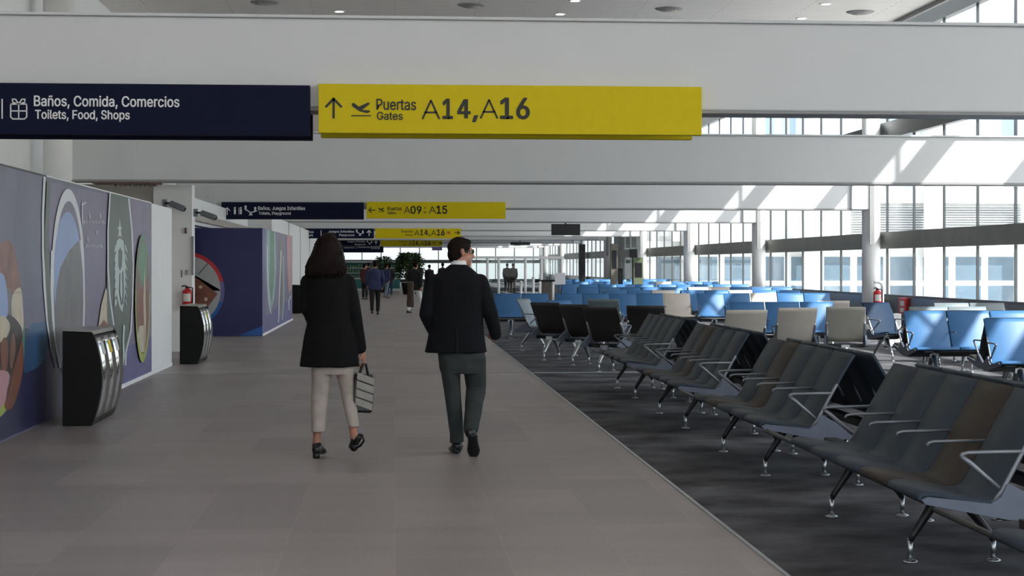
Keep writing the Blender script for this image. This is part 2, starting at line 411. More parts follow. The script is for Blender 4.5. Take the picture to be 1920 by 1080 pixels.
# ceiling downlights and round air diffusers (those the gap above the first beam shows)
def downlight(px, py, lab):
    p = W(px, py, Z=ZC)
    t = thing('ceiling_light', lab, 'ceiling light', (p.x, p.y, ZC), 0, 'recessed ceiling downlights')
    MB().lathe([(.1, -.012), (.13, -.012), (.135, 0)], n=24).build('rim', 'white_paint', t)
    MB().lathe([(.095, -.016), (.095, -.012)], n=24).build('lamp_lens', 'lamp_glow', t)
for a in [(636, 21, 'small round downlight at left, above the gap between the big signs'),
          (1050, 26, 'small round downlight just above the first beam, above the yellow sign'),
          (1078, 1, 'round downlight cut by the top edge, above the middle of yellow sign'),
          (1503, 34, 'round downlight touching the first beam edge, right of the yellow sign'),
          (1548, 7, 'round downlight near the top right, left of the glazed roof edge'),
          (12, 19, 'round downlight at far top left corner of the ceiling')]: downlight(*a)
for px, py, lab in [(497, 4, 'round ceiling air diffuser above the blue navy sign'), (885, 9, 'round ceiling air diffuser above the yellow sign lettering'),
                    (1255, 16, 'round ceiling air diffuser above right end of yellow sign'), (1613, 22, 'round ceiling air diffuser closest to the glazed roof edge')]:
    p = W(px, py, Z=ZC)
    t = thing('ceiling_vent', lab, 'air vent', (p.x, p.y, ZC), 0, 'round ceiling air diffusers')
    MB().lathe([(.2, -.05), (.3, -.02), (.32, 0)], n=28).build('rim', 'beam_edge', t)
    MB().lathe([(.05, -.07), (.19, -.055), (.19, -.045)], n=28).build('cone', 'beige_board', t)
# ---------------------------------------------------------------- outside
struct(MB().box(-120, 200, -60, 300, -4.6, -4.2).build('ground', 'apron'), 'pale concrete apron outside')
BYY = 108.0
b = thing('building', 'white terminal wing with rows of tall windows outside the right glazing', 'building', (14, BYY, -4.2))
MB().box(0, 60, 0, 14, 0, 24).build('wall', 'ext_white', b)
wz = lambda z: z+4.2
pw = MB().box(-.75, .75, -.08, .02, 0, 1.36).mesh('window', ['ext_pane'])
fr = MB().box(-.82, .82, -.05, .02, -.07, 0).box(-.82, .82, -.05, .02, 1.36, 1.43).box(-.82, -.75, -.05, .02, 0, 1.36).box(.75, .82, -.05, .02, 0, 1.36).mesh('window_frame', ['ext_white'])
pu = MB().box(-.8, .8, -.06, .02, 0, 4.6).mesh('window', ['ext_pane_sky'])
for i in range(11):
    x = 1.6+i*1.92
    for z in (.66, -1.0):
        q = put('window', pw, b, loc=(x, 0, wz(z))); put('window_frame', fr, q)
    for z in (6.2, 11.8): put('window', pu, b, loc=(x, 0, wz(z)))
mb = MB()
for i in range(13): mb.box(12, 22, -.25, .02, wz(3.2)+i*.14, wz(3.2)+i*.14+.05)
mb.build('louvre_panel', 'ext_grey', b)
for i in range(6): MB().lathe([(.55, 0), (.55, 20)], (2.5+i*7.0, -1.2, 0), 20).build('column', 'ext_white', b)
MB().box(0, 60, -.5, .02, wz(2.3), wz(2.9)).build('slab_band', 'ext_white', b)
MB().box(0, 60, -.6, .02, wz(5.1), wz(5.9)).build('slab_band', 'ext_white', b)
MB().box(0, 60, -.6, .02, wz(11.0), wz(11.6)).build('slab_band', 'ext_white', b)
# ---------------------------------------------------------------- people
def V3(*a): return Vector(a)
def ringz(z, cx, cy, rx, ry, n=20, e=2.3):
    out = []
    for j in range(n):
        a = 2*pi*j/n; c, s_ = cos(a), sin(a)
        out.append(Vector((cx+rx*math.copysign(abs(c)**(2/e), c), cy+ry*math.copysign(abs(s_)**(2/e), s_), z)))
    return out
def limb(mb, pts, rad, n=12, sq=1.0):
    """rounded tapered limb through joints"""
    P = [Vector(p) for p in pts]
    a = (P[0]-P[1]).normalized(); b = (P[-1]-P[-2]).normalized()
    path = [P[0]+a*rad[0]*.85, P[0]+a*rad[0]*.5]; r = [rad[0]*.45, rad[0]*.85]
    for i in range(len(P)-1):
        for k in range(4):
            t = k/4; path.append(P[i].lerp(P[i+1], t)); r.append(rad[i]*(1-t)+rad[i+1]*t)
    path += [P[-1], P[-1]+b*rad[-1]*.5, P[-1]+b*rad[-1]*.85]; r += [rad[-1], rad[-1]*.85, rad[-1]*.45]
    return mb.tube(path, r, n, 0, sq)
def hand(mb, wrist, dirv, palm_n, side, curl=.6, size=1.0, n=7):
    """five separate fingers curling towards palm_n; the thumb leaves the side of the palm"""
    d = Vector(dirv).normalized(); p = Vector(palm_n); p = (p-d*p.dot(d)).normalized(); s_ = d.cross(p)*side
    w = Vector(wrist); k = size
    palm = [w, w+d*.03*k, w+d*.06*k, w+d*.09*k]
    rings = []
    for i, c in enumerate(palm):
        rx = (.026, .034, .040, .038)[i]*k; ry = (.020, .017, .015, .012)[i]*k
        rings.append([c+s_*(cos(2*pi*j/10)*rx)+p*(sin(2*pi*j/10)*ry) for j in range(10)])
    mb.loft(rings)
    for i, (off, ln) in enumerate(((-.03, .072), (-.010, .082), (.010, .076), (.029, .06))):
        a = w+d*.088*k+s_*off*k; path = [a-d*.01*k, a]; ang = 0; q = a
        for f in (.45, .32, .23):
            ang += curl*(.9 if f == .45 else 1.15)
            q = q+(d*cos(ang)+p*sin(ang))*ln*f*k; path.append(q)
        mb.tube(path, [.0095*k, .0095*k, .0088*k, .008*k, .0066*k], n)
    a = w+d*.03*k-s_*.03*k; t1 = (d*.6-s_*.7+p*.35).normalized(); t2 = (d*.8-s_*.1+p*.7).normalized()
    mb.tube([a, a+t1*.03*k, a+t1*.03*k+t2*.028*k, a+t1*.03*k+t2*.05*k], [.013*k, .0115*k, .010*k, .008*k], n)
def head_geo(mb, c, yaw, k=1.0, ears=True):
    """skull, jaw, nose, lips, ears; yaw turns the face: 0 looks along +Y, positive to the right"""
    c = Vector(c); Rm = Matrix.Rotation(-yaw, 3, 'Z')
    def T(x, y, z): return c+Rm @ Vector((x*k, y*k, z*k))
    mb.ball(T(0, -.008, .03), .077*k, .098*k, .092*k, 18, 0, Rm)
    mb.ball(T(0, .022, -.045), .060*k, .073*k, .078*k, 16, 0, Rm)
    mb.ball(T(0, .062, -.098), .030*k, .030*k, .024*k, 12, 0, Rm)
    mb.tube([T(0, .088, .022), T(0, .101, -.008), T(0, .115, -.034), T(0, .098, -.046)], [.011*k, .012*k, .016*k, .013*k], 10)
    for s_ in (-1, 1): mb.ball(T(s_*.011, .098, -.040), .010*k, .012*k, .009*k, 8, 0, Rm)
    mb.tube([T(-.024, .080, -.068), T(0, .092, -.066), T(.024, .080, -.068)], [.006*k, .009*k, .006*k], 8)
    mb.tube([T(-.022, .080, -.079), T(0, .090, -.079), T(.022, .080, -.079)], [.006*k, .009*k, .006*k], 8)
    mb.tube([T(-.045, .078, .026), T(0, .088, .030), T(.045, .078, .026)], [.010*k, .013*k, .010*k], 8)
    for s_ in (-1, 1):
        if ears:
            mb.tube([T(s_*.076, -.012, .028), T(s_*.086, -.024, .022), T(s_*.088, -.026, -.005), T(s_*.08, -.012, -.03), T(s_*.075, -.002, -.022)], [.008*k, .011*k, .010*k, .009*k, .006*k], 8)
            mb.ball(T(s_*.079, -.014, .0), .006*k, .016*k, .026*k, 8, 0, Rm)
    return T
def eyes(T, parent, rz):
    for s_ in (-1, 1):
        MB().ball(T(s_*.031, .078, .006), .012, .011, .009, 10, 0, Matrix.Rotation(-rz, 3, 'Z')).build('eye', 'sign_white', parent)
        MB().ball(T(s_*.031, .0865, .006), .0055, .003, .0055, 8, 0, Matrix.Rotation(-rz, 3, 'Z')).build('iris', 'ink_dark', parent)
def foot_geo(mb, heel, toe, w=.045, h=.07, ankle=None):
    h0 = Vector(heel); t0 = Vector(toe); d = (t0-h0)
    up = Vector((0, 0, 1)); f = d.normalized(); sd = f.cross(up).normalized(); u = sd.cross(f).normalized()
    rings = []
    for s_, ww, hh in ((-.02, .6, .75), (.05, .82, 1.0), (.25, .78, 1.05), (.45, .86, .85), (.7, 1.06, .62), (.88, .9, .46), (1.0, .5, .32)):
        c = h0+d*s_
        rings.append([c+sd*(cos(2*pi*j/12)*w*ww)+u*(max(0, .5+.5*sin(2*pi*j/12))*h*hh) for j in range(12)])
    mb.loft(rings)
    if ankle is not None: mb.tube([h0+d*.22+u*h*.4, Vector(ankle)], [.036, .036], 10)
# ---- the woman: local x right, y away from camera, z up; placed at her standing foot
g = W(625, 858, Z=0); kW = FPX/(FPX*HC/(858-CY))
def wx(px): return (px-625)/kW
def wz_(py): return (858-py)/kW
woman = None
def make_woman():
    P = lambda px, y, py: V3(wx(px), y, wz_(py))
    b = MB()
    hc = P(614, .03, 480)
    head_geo(b, hc, R_(12), .95)
    b.tube([P(613, .01, 522), P(613, .015, 500), P(614, .02, 488)], [.062, .05, .05], 12)
    b.loft([ringz(wz_(690), wx(620), .0, .155, .10), ringz(wz_(650), wx(620), .0, .165, .11), ringz(wz_(606), wx(618), .0, .13, .09), ringz(wz_(565), wx(616), .01, .14, .10), ringz(wz_(530), wx(616), .01, .165, .095), ringz(wz_(517), wx(615), .01, .12, .07)])
    rs, re, rw = P(654, 0, 530), P(669, -.02, 594), P(679, .04, 655)
    limb(b, [rs, re, rw], [.048, .038, .026]); hand(b, rw+V3(.004, .008, -.015), (.10, .1, -1), (-.9, .25, -.1), 1, .62)
    ls, le, lw = P(578, 0, 530), P(576, .02, 580), P(592, .24, 604)
    limb(b, [ls, le, lw], [.048, .038, .027]); hand(b, lw+V3(.01, .02, 0), (.5, .8, .1), (.4, -.2, -.9), -1, .5)
    limb(b, [P(604, 0, 690), P(599, .03, 748), P(594, -.02, 826)], [.078, .052, .030])
    limb(b, [P(645, 0, 690), P(654, .04, 745), P(664, -.16, 812)], [.078, .052, .030])
    foot_geo(b, P(594, -.05, 841), P(601, .15, 851), .036, .06, P(594, -.02, 826))
    foot_geo(b, P(667, -.20, 821), P(662, -.06, 840), .036, .055, P(664, -.16, 812))
    body = solidify(b, .0075, ['skin_tan'], 'person', 5)
    body.location = (g.x, g.y, 0)
    tag(body, 'woman with long dark hair in black coat and beige trousers, carrying a tote bag', 'person')
    T = head_geo(MB(), hc, R_(12), .95); eyes(T, body, R_(12))
    # coat
    c = MB()
    rows = [(687, 561.5, 674, .165), (660, 565, 671.5, .165), (632, 570, 667, .16), (606, 576, 660, .14), (580, 577, 657, .14), (555, 576, 656, .145), (532, 574, 657, .14), (520, 577, 653, .125), (511, 592, 642, .095), (504, 602, 628, .07)]
    c.loft([ringz(wz_(y), wx((l+r)/2), .0, (r-l)/2/kW, ry, 28) for y, l, r, ry in rows])
    limb(c, [P(652, 0, 529), P(666, -.02, 592), P(676.5, .03, 654)], [.066, .056, .046], 14)
    limb(c, [P(579, 0, 528), P(574, .01, 577), P(588, .2, 602)], [.066, .056, .046], 14)
    limb(c, [P(575, 0, 572), P(580, .01, 600)], [.05, .03], 12)
    coat = solidify(c, .009, ['cloth_black'], 'coat', 3, body, .006, 9)
    # trousers
    p = MB()
    p.loft([ringz(wz_(y), wx(x), .0, rx, ry, 20) for y, x, rx, ry in ((660, 622, .165, .12), (690, 624, .165, .115), (702, 625, .15, .1))])
    def leg(rows):
        p.loft([ringz(wz_(y), wx((l+r)/2), yy, (r-l)/2/kW, ry, 18) for y, l, r, yy, ry in rows])
    leg([(685, 583, 624, 0, .1), (712, 584, 621, .015, .095), (740, 584, 616, .03, .082), (770, 583.5, 613, .005, .075), (806, 584, 611.5, -.03, .068), (809, 584, 612, -.032, .068)])
    leg([(685, 628, 664, 0, .1), (712, 633, 664, .03, .092), (740, 639, 667, .045, .08), (768, 645, 671, -.02, .07), (796, 654, 673, -.12, .058), (798, 654.5, 673, -.125, .058)])
    solidify(p, .008, ['cloth_beige'], 'trousers', 3, body, .006, 11)
    # shoes
    s = MB(); foot_geo(s, P(594, -.06, 842), P(602, .17, 856), .05, .075)
    s.ball(P(594.5, -.05, 842), .04, .045, .045, 12)
    so_ = solidify(s, .006, ['shoe_black'], 'shoe', 3, body)
    MB().tube([P(594, -.05, 846), P(594, -.05, 857.9)], [.032, .028], 12).build('heel', 'shoe_black', so_)
    MB().tube([P(587, -.02, 834), P(594, -.075, 833), P(602, -.02, 834), P(604, .02, 840)], .008).build('strap', 'shoe_black', so_)
    s = MB(); foot_geo(s, P(667, -.2, 826), P(662.5, -.04, 844), .044, .06)
    s.ball(P(664, -.12, 836), .036, .05, .036, 12)
    so_ = solidify(s, .006, ['shoe_black'], 'shoe', 3, body)
    MB().tube([P(668, -.19, 826), P(677, -.24, 812)], [.026, .022], 12).build('heel', 'shoe_black', so_)
    MB().tube([P(661, -.13, 829), P(672, -.17, 818), P(680, -.2, 812), P(683, -.21, 822), P(677, -.18, 832), P(669, -.15, 837)], .009).build('strap', 'shoe_black', so_)
    # hair
    h = MB()
    h.ball(P(615, .02, 469), .118, .125, .135, 20)
    rows = [(446, 604, 633, .09), (455, 596, 638, .115), (468, 589, 643, .125), (482, 583, 645.5, .12), (496, 579, 647, .11), (507, 575, 646, .10), (514, 577, 640, .085), (519, 584, 632, .07)]
    h.loft([ringz(wz_(y), wx((l+r)/2), -.02, (r-l)/2/kW, ry, 24, 2.1) for y, l, r, ry in rows])
    hair = solidify(h, .007, ['hair_brown'], 'hair', 3, body, .022, 15)
    st = MB()
    rnd = random.Random(3)
    for i in range(520):
        a = rnd.uniform(pi*.85, pi*2.15); z0 = rnd.uniform(444, 480); px0 = 615+18*cos(a); py = z0
        pts = []; ph = rnd.uniform(0, 6); ze = rnd.uniform(506, 523)
        for k in range(9):
            t = k/8; y = z0+(ze-z0)*t
            half = 12+23*min(1, (y-440)/60); wv = (1+2.2*t)*sin(ph+t*10)
            pts.append(P(612.5-(2 if t > .5 else 0)*t+half*cos(a)*1.0+wv, -.02+(.12 if half > 20 else .1)*sin(a)*1.02, y))
        st.tube(pts, [.004, .005, .006, .0065, .0065, .006, .005, .004, .002], 4)
    st.build('hair_strands', 'hair_brown', hair)
    # tote bag held in her right hand
    bx = P(677, .02, 774); t = thing('tote_bag', 'black and grey striped tote bag in the right hand of woman', 'bag', (g.x+bx.x, g.y+bx.y, bx.z))
    H = wz_(702)-wz_(774); hw = .082; tilt = R_(4)
    t.rotation_euler = (0, tilt, R_(14))
    dm = MB(); 
    dm.loft([[Vector((x*s, y*d_, z)) for x, y in ((-1, -1), (1, -1), (1, 1), (-1, 1))] for s, d_, z in ((hw*.80, .045, 0), (hw*.98, .055, .02), (hw, .05, H*.5), (hw*.93, .035, H*.85), (hw*.86, .018, H))], 0, True, False)
    dm.build('bag_body', 'bag_black', t, bevel=.006)
    for k in range(4):
        z0 = .035+k*.068; z1 = z0+.055
        for sd in (-1, 1):
            y = sd*.058
            MB().prism([(-hw*.82, z0+.03), (hw*.9, z0-.012), (hw*.9, z1-.012), (-hw*.82, z1+.03)], 1, y-.003, y+.003).build('stripe_panel', 'bag_panel', t)
    for sd in (-1, 1):
        MB().tube([(-.04, sd*.03, H*.78), (-.036, sd*.024, H*1.0), (-.012, sd*.012, H*1.27), (.012, sd*.012, H*1.27), (.036, sd*.024, H*1.0), (.04, sd*.03, H*.78)], .008).build('handle', 'bag_black', t)
make_woman()
# ---- the man
gm = W(868, 850, Z=0); kM = FPX/(FPX*HC/(850-CY))
def make_man():
    mx = lambda px: (px-868)/kM
    mz = lambda py: (850-py)/kM
    P = lambda px, y, py: V3(mx(px), y, mz(py))
    b = MB(); hc = P(864, .03, 473.5); yw = R_(68)
    head_geo(b, hc, yw, 1.0)
    b.tube([P(859, 0, 512), P(860, .005, 498), P(862, .015, 485)], [.068, .058, .058], 14)
    b.loft([ringz(mz(690), mx(866), 0, .16, .11), ringz(mz(650), mx(862), 0, .165, .115), ringz(mz(600), mx(857), 0, .155, .10), ringz(mz(555), mx(857), .01, .175, .115), ringz(mz(525), mx(857), .01, .18, .10), ringz(mz(508), mx(858), .01, .12, .07)])
    rs, re, rw = P(900, 0, 528), P(921, -.02, 586), P(930, .06, 627)
    limb(b, [rs, re, rw], [.054, .044, .030]); hand(b, rw+V3(.0, .02, .0), (-.04, 1, -.06), (-.9, .1, -.3), 1, .55)
    ls, le, lw = P(811, 0, 528), P(799, -.03, 592), P(817, .12, 632)
    limb(b, [ls, le, lw], [.054, .044, .030]); hand(b, lw+V3(.01, .01, -.02), (.35, .35, -.85), (.8, .3, .3), -1, .4)
    limb(b, [P(846, 0, 685), P(849, .02, 738), P(857, -.02, 825)], [.08, .056, .038])
    limb(b, [P(887, 0, 685), P(892, .06, 735), P(879, -.30, 803)], [.08, .056, .036])
    foot_geo(b, P(857, -.06, 844), P(853, .15, 848), .040, .07, P(857, -.02, 825))
    foot_geo(b, P(881, -.335, 812), P(884, -.285, 838), .028, .035, P(879, -.30, 803))
    body = solidify(b, .0075, ['skin'], 'person', 4)
    body.location = (gm.x, gm.y, 0)
    tag(body, 'short-haired man in dark blazer and sunglasses looking right, walking away', 'person')
    T = head_geo(MB(), hc, yw, 1.0); eyes(T, body, yw)
    # jacket
    c = MB()
    rows = [(661, 795.5, 913.5, .16), (645, 799, 911, .158), (620, 804, 907, .15), (590, 806, 904.5, .145), (560, 808, 905, .15), (535, 808, 905, .148), (522, 809, 905, .135), (512, 820, 895, .11), (504, 834, 886, .09), (496, 845, 875, .068)]
    c.loft([ringz(mz(y), mx((l+r)/2), .0, (r-l)/2/kM, ry, 30) for y, l, r, ry in rows])
    limb(c, [P(899, 0, 528), P(920.5, -.02, 588), P(930.5, .06, 628)], [.072, .062, .05], 14)
    limb(c, [P(813, 0, 528), P(800, -.03, 590), P(814, .1, 625)], [.072, .06, .05], 14)
    jk = solidify(c, .009, ['cloth_navyblack'], 'blazer', 3, body, .007, 8)
    MB().box(-.0015, .0015, -.17, -.12, mz(663), mz(615)).build('vent', 'black', jk, loc=(mx(856), 0, 0))
    cl = MB()
    cl.loft([ringz(mz(y), mx(x), yy, rx, ry, 20, 2.0) for y, x, yy, rx, ry in ((500, 859.5, .0, .068, .07), (494.5, 860, .005, .066, .068), (488.5, 860.5, .01, .062, .064))])
    cl.build('shirt_collar', 'cloth_white', body)
    p = MB()
    p.loft([ringz(mz(y), mx(x), 0, rx, ry, 22) for y, x, rx, ry in ((650, 863, .19, .13), (672, 866, .198, .13), (690, 866.5, .19, .125), (700, 866, .17, .11))])
    def leg(rows): p.loft([ringz(mz(y), mx((l+r)/2), yy, (r-l)/2/kM, ry, 18) for y, l, r, yy, ry in rows])
    leg([(670, 822, 862, 0, .12), (700, 827, 863, .01, .11), (731, 833, 863.5, .02, .092), (765, 836.5, 866, 0, .085), (795, 841, 868, -.02, .078), (813, 844, 870, -.03, .075), (829, 843.5, 870, -.03, .075)])
    leg([(670, 870, 912, 0, .12), (700, 871, 911.5, .035, .11), (728, 874.5, 911, .07, .095), (736, 874, 909, .06, .09)])
    limb(p, [P(892, .05, 735), P(887, -.1, 766), P(880, -.28, 800)], [.083, .072, .060], 16)
    solidify(p, .008, ['cloth_greygreen'], 'trousers', 3, body, .007, 10)
    s = MB(); foot_geo(s, P(857, -.075, 849), P(852, .19, 849.8), .052, .09)
    s.ball(P(857, -.035, 836), .05, .055, .05, 12)
    solidify(s, .007, ['shoe_black'], 'shoe', 3, body)
    s = MB(); foot_geo(s, P(880, -.36, 810), P(885, -.29, 852), .054, .075)
    s.ball(P(879.5, -.30, 805), .046, .05, .05, 12)
    sh = solidify(s, .007, ['shoe_black'], 'shoe', 3, body)
    # hair: close cropped cap
    h = MB(); Rm = Matrix.Rotation(-yw, 3, 'Z')
    h.ball(T(0, -.014, .040), .084, .100, .091, 20, 0, Rm)
    h.ball(T(0, -.05, -.01), .072, .062, .085, 16, 0, Rm)
    h.ball(T(0, .04, .086), .062, .048, .03, 14, 0, Rm)
    hair = solidify(h, .006, ['hair_dark'], 'hair', 2, body, .004, 60)
    # sunglasses
    gl = MB()
    for s_ in (-1, 1): gl.ball(T(s_*.034, .094, .008), .027, .007, .02, 14, 0, Rm)
    gl.build('sunglasses_lens', 'lens_dark', body)
    fr = MB()
    for s_ in (-1, 1): fr.tube([T(s_*.06, .088, .014), T(s_*.076, .06, .014), T(s_*.084, -.02, .012)], .0035, 6)
    fr.tube([T(-.012, .1, .012), T(.012, .1, .012)], .003, 6)
    fr.build('sunglasses_frame', 'lens_dark', body)
make_man()
# ---- people further off
def walker(px, py, hpx, label, top, low, hair='hair_dark', stride=0.0, rz=0.0, headyaw=0.0, wide=1.0, arms=(.04, -.04), shoe='shoe_black', coat=False, vox=.016):
    q = W(px, py, Z=0); d = HC*FPX/(py-CY); H = hpx*d/FPX; k = H/1.75
    b = MB(); hc = V3(0, .02*k, 1.635*k)
    T = head_geo(b, hc, headyaw, k)
    b.tube([V3(0, 0, 1.42*k), V3(0, .01*k, 1.55*k)], [.06*k, .052*k], 10)
    b.loft([ringz(z*k, 0, 0, rx*k*wide, ry*k, 14) for z, rx, ry in ((.86, .16, .11), (1.0, .165, .115), (1.12, .14, .095), (1.3, .17, .115), (1.42, .175, .09), (1.47, .1, .07))])
    A = []
    for s_, sw in ((-1, arms[0]), (1, arms[1])):
        sh = V3(s_*.19*k*wide, 0, 1.4*k); el = V3(s_*.235*k*wide, sw*k-.02, 1.13*k); wr = V3(s_*.22*k*wide, sw*2.2*k+.05*k, .9*k)
        limb(b, [sh, el, wr], [.05*k, .04*k, .028*k], 8); hand(b, wr, (0, .1, -1), (-s_, 0, 0), s_, .5, k, 5); A.append((sh, el, wr))
    Ls = []
    for s_ in (-1, 1):
        hp = V3(s_*.09*k, 0, .88*k); kn = V3(s_*.095*k, s_*stride*.35*k+.02*k, .48*k); an = V3(s_*.09*k, s_*stride*.7*k, .08*k+max(0, -s_*stride)*.12*k)
        limb(b, [hp, kn, an], [.08*k, .055*k, .036*k], 8); Ls.append((hp, kn, an))
        foot_geo(b, an+V3(0, -.06*k, -.07*k), an+V3(s_*.02*k, .17*k, -.078*k), .04*k, .07*k, an)
    body = solidify(b, vox*.7, ['skin'], 'person', 2); body.location = (q.x, q.y, 0); body.rotation_euler = (0, 0, rz)
    tag(body, label, 'person')
    c = MB(); zb = .55 if coat else .80
    c.loft([ringz(z*k, 0, 0, rx*k*wide, ry*k, 18) for z, rx, ry in ((zb, .215, .15), (.95, .2, .145), (1.12, .175, .125), (1.3, .2, .14), (1.41, .2, .12), (1.46, .13, .09), (1.5, .075, .07))])
    for sh, el, wr in A: limb(c, [sh, el, wr+V3(0, 0, .03*k)], [.068*k, .058*k, .046*k], 10)
    solidify(c, vox, [top], 'jacket', 2, body, .008, 9)
    p = MB(); p.loft([ringz(z*k, 0, 0, rx*k, ry*k, 14) for z, rx, ry in ((.78, .17, .12), (.9, .185, .125), (.98, .17, .12))])
    for hp, kn, an in Ls: limb(p, [hp, kn, an+V3(0, 0, .05*k)], [.098*k, .076*k, .06*k], 10)
    solidify(p, vox*.9, [low], 'trousers', 2, body, .006, 9)
    for hp, kn, an in Ls:
        s = MB(); foot_geo(s, an+V3(0, -.075*k, -.08*k), an+V3(0, .19*k, -.08*k), .05*k, .085*k); s.build('shoe', shoe, body)
    h = MB(); Rm = Matrix.Rotation(-headyaw, 3, 'Z')
    h.ball(T(0, -.014, .042), .085*k, .1*k, .09*k, 14, 0, Rm); h.ball(T(0, -.045, -.005), .074*k, .062*k, .085*k, 12, 0, Rm)
    h.build('hair', hair, body)
    return body, k
walker(703, 590, 101, 'man in navy blazer and dark trousers walking away in the middle of the walkway', 'cloth_navy', 'cloth_dark', stride=.3, wide=1.12)
walker(684, 561, 66, 'person in dark maroon top left of the man in navy blazer', 'cloth_maroon', 'cloth_dark', rz=R_(-30), headyaw=R_(40))
walker(691, 557.5, 65, 'person in black half hidden behind the left shoulder of the man in navy blazer', 'cloth_dark', 'cloth_dark')
walker(724, 559, 64, 'person in navy jacket and pale jeans right of the man in navy blazer', 'cloth_navy', 'cloth_jeans', stride=-.35, rz=R_(-35))
walker(731, 553, 57, 'distant person in dark clothes near the teal kiosk', 'cloth_dark', 'cloth_navy')
bd, k = walker(779, 589.5, 99, 'person in black jacket and pale trousers, brown coat at side, near the potted tree', 'cloth_dark', 'cloth_white', stride=.4, rz=-R_(35), wide=1.15)
# long dark coat carried over the arm
lw = MB(); lw.loft([ringz(z, 0, 0, rx, ry, 14) for z, rx, ry in ((.26, .11, .07), (.5, .11, .07), (.8, .10, .06), (1.0, .12, .07), (1.06, .08, .05))])
o = solidify(lw, .014, ['cloth_brown'], 'hanging_coat', 2, None, .012, 14); q = W(769.5, 591.5, Z=0); o.location = (q.x, q.y-.1, 0)
tag(o, 'long brown coat hanging at the side of the person in black jacket', 'coat')
for px, py, h_, lab, tp in [(785, 548.5, 56, 'distant person left of two dark heads behind the potted tree', 'cloth_olive'), (805, 552.5, 56, 'distant dark figure between the tree and the shoulder of the man', 'cloth_dark'),
                        (830, 553, 60, 'distant person whose head shows above left shoulder of the man', 'cloth_dark')]:
    walker(px, py, h_, lab, tp, 'cloth_dark')
walker(951, 548, 54, 'left of two dark silhouettes behind the glass screen', 'cloth_dark', 'cloth_dark')
walker(962, 549, 55, 'right of two dark silhouettes behind the glass screen', 'cloth_dark', 'cloth_olive')
# ---------------------------------------------------------------- plants and kiosk at the far end
def plant(px, py, htop, label, spread, nl, seed, potr=.35, trunk=True):
    q = W(px, py, Z=0); d = HC*FPX/(py-CY); H = HC+(CY-htop)*d/FPX; rnd = random.Random(seed)
    t = thing('potted_tree', label, 'plant', (q.x, q.y, 0))
    MB().lathe([(potr*.75, 0), (potr, .6), (potr*1.04, .62), (potr*.9, .62), (potr*.88, .56)], n=20).build('pot', 'dark_metal', t)
    MB().lathe([(potr*.9, .54), (potr*.1, .57)], n=16).build('soil', 'soil', t)
    tr = MB(); lf = MB(); n = 7
    for i in range(n):
        a = 2*pi*i/n+rnd.uniform(-.4, .4); r = rnd.uniform(.3, 1)*spread*.5; hh = H*rnd.uniform(.62, .95)
        p = [Vector((0, 0, .5)), Vector((cos(a)*r*.3, sin(a)*r*.3, hh*.5)), Vector((cos(a)*r*.8, sin(a)*r*.8, hh))]
        tr.tube(p, [.035, .028, .014], 6)
    for i in range(nl):
        a = rnd.uniform(0, 2*pi); z = .75+(H-.8)*rnd.random()**.7; r = spread*sqrt(rnd.random())*(.45+.55*sin(pi*min(1, (z-.6)/(H-.5))))
        c = Vector((cos(a)*r, sin(a)*r, z)); dr = Vector((cos(a)*rnd.uniform(.3, 1), sin(a)*rnd.uniform(.3, 1), rnd.uniform(-.5, .8))).normalized(); L = rnd.uniform(.16, .32)
        sd = dr.cross(Vector((0, 0, 1))).normalized()*L*.22; up = Vector((0, 0, .03))
        lf.add([c, c+dr*L*.4+sd+up, c+dr*L-up, c+dr*L*.4-sd+up], [(0, 1, 2, 3)])
    tr.build('stem', 'soil', t); lf.build('foliage', 'green_leaf', t)
plant(768, 552, 475, 'tall bushy potted tree in the far middle behind people', .72, 1300, 5, .45)
plant(718, 548.5, 482, 'smaller potted plant behind the man in navy blazer', .45, 380, 8)
q = W(742, 546, Z=0)
t = thing('kiosk', 'teal and white kiosk counter with shelves of green goods at walkway end', 'kiosk', (q.x-.9, q.y, 0))
MB().box(-3.2, 1.15, 0, .9, .0, .16).build('plinth', 'counter_white', t); MB().box(-3.2, 1.15, .05, .85, .16, .72).build('counter', 'teal', t, bevel=.02)
MB().box(-3.25, 1.2, -.02, .9, .72, .78).build('worktop', 'counter_white', t)
MB().box(-3.2, 1.15, .75, .85, .78, 1.75).build('back_panel', 'teal', t)
for z in (1.05, 1.35): MB().box(-3.2, 1.15, .4, .75, z, z+.035).build('shelf', 'counter_white', t)
MB().box(-3.25, 1.2, .35, .9, 1.7, 1.78).build('canopy', 'counter_white', t)
mb = MB(); rnd = random.Random(2)
for z in (.785, 1.09, 1.39):
    for i in range(26): x = -3.1+i*.163; h_ = rnd.uniform(.12, .22); mb.lathe([(.055, 0), (.06, h_*.7), (.03, h_)], (x, .5+rnd.uniform(-.03, .1), z), 8)
o = mb.build('goods', 'produce_green', t); o['kind'] = 'stuff'
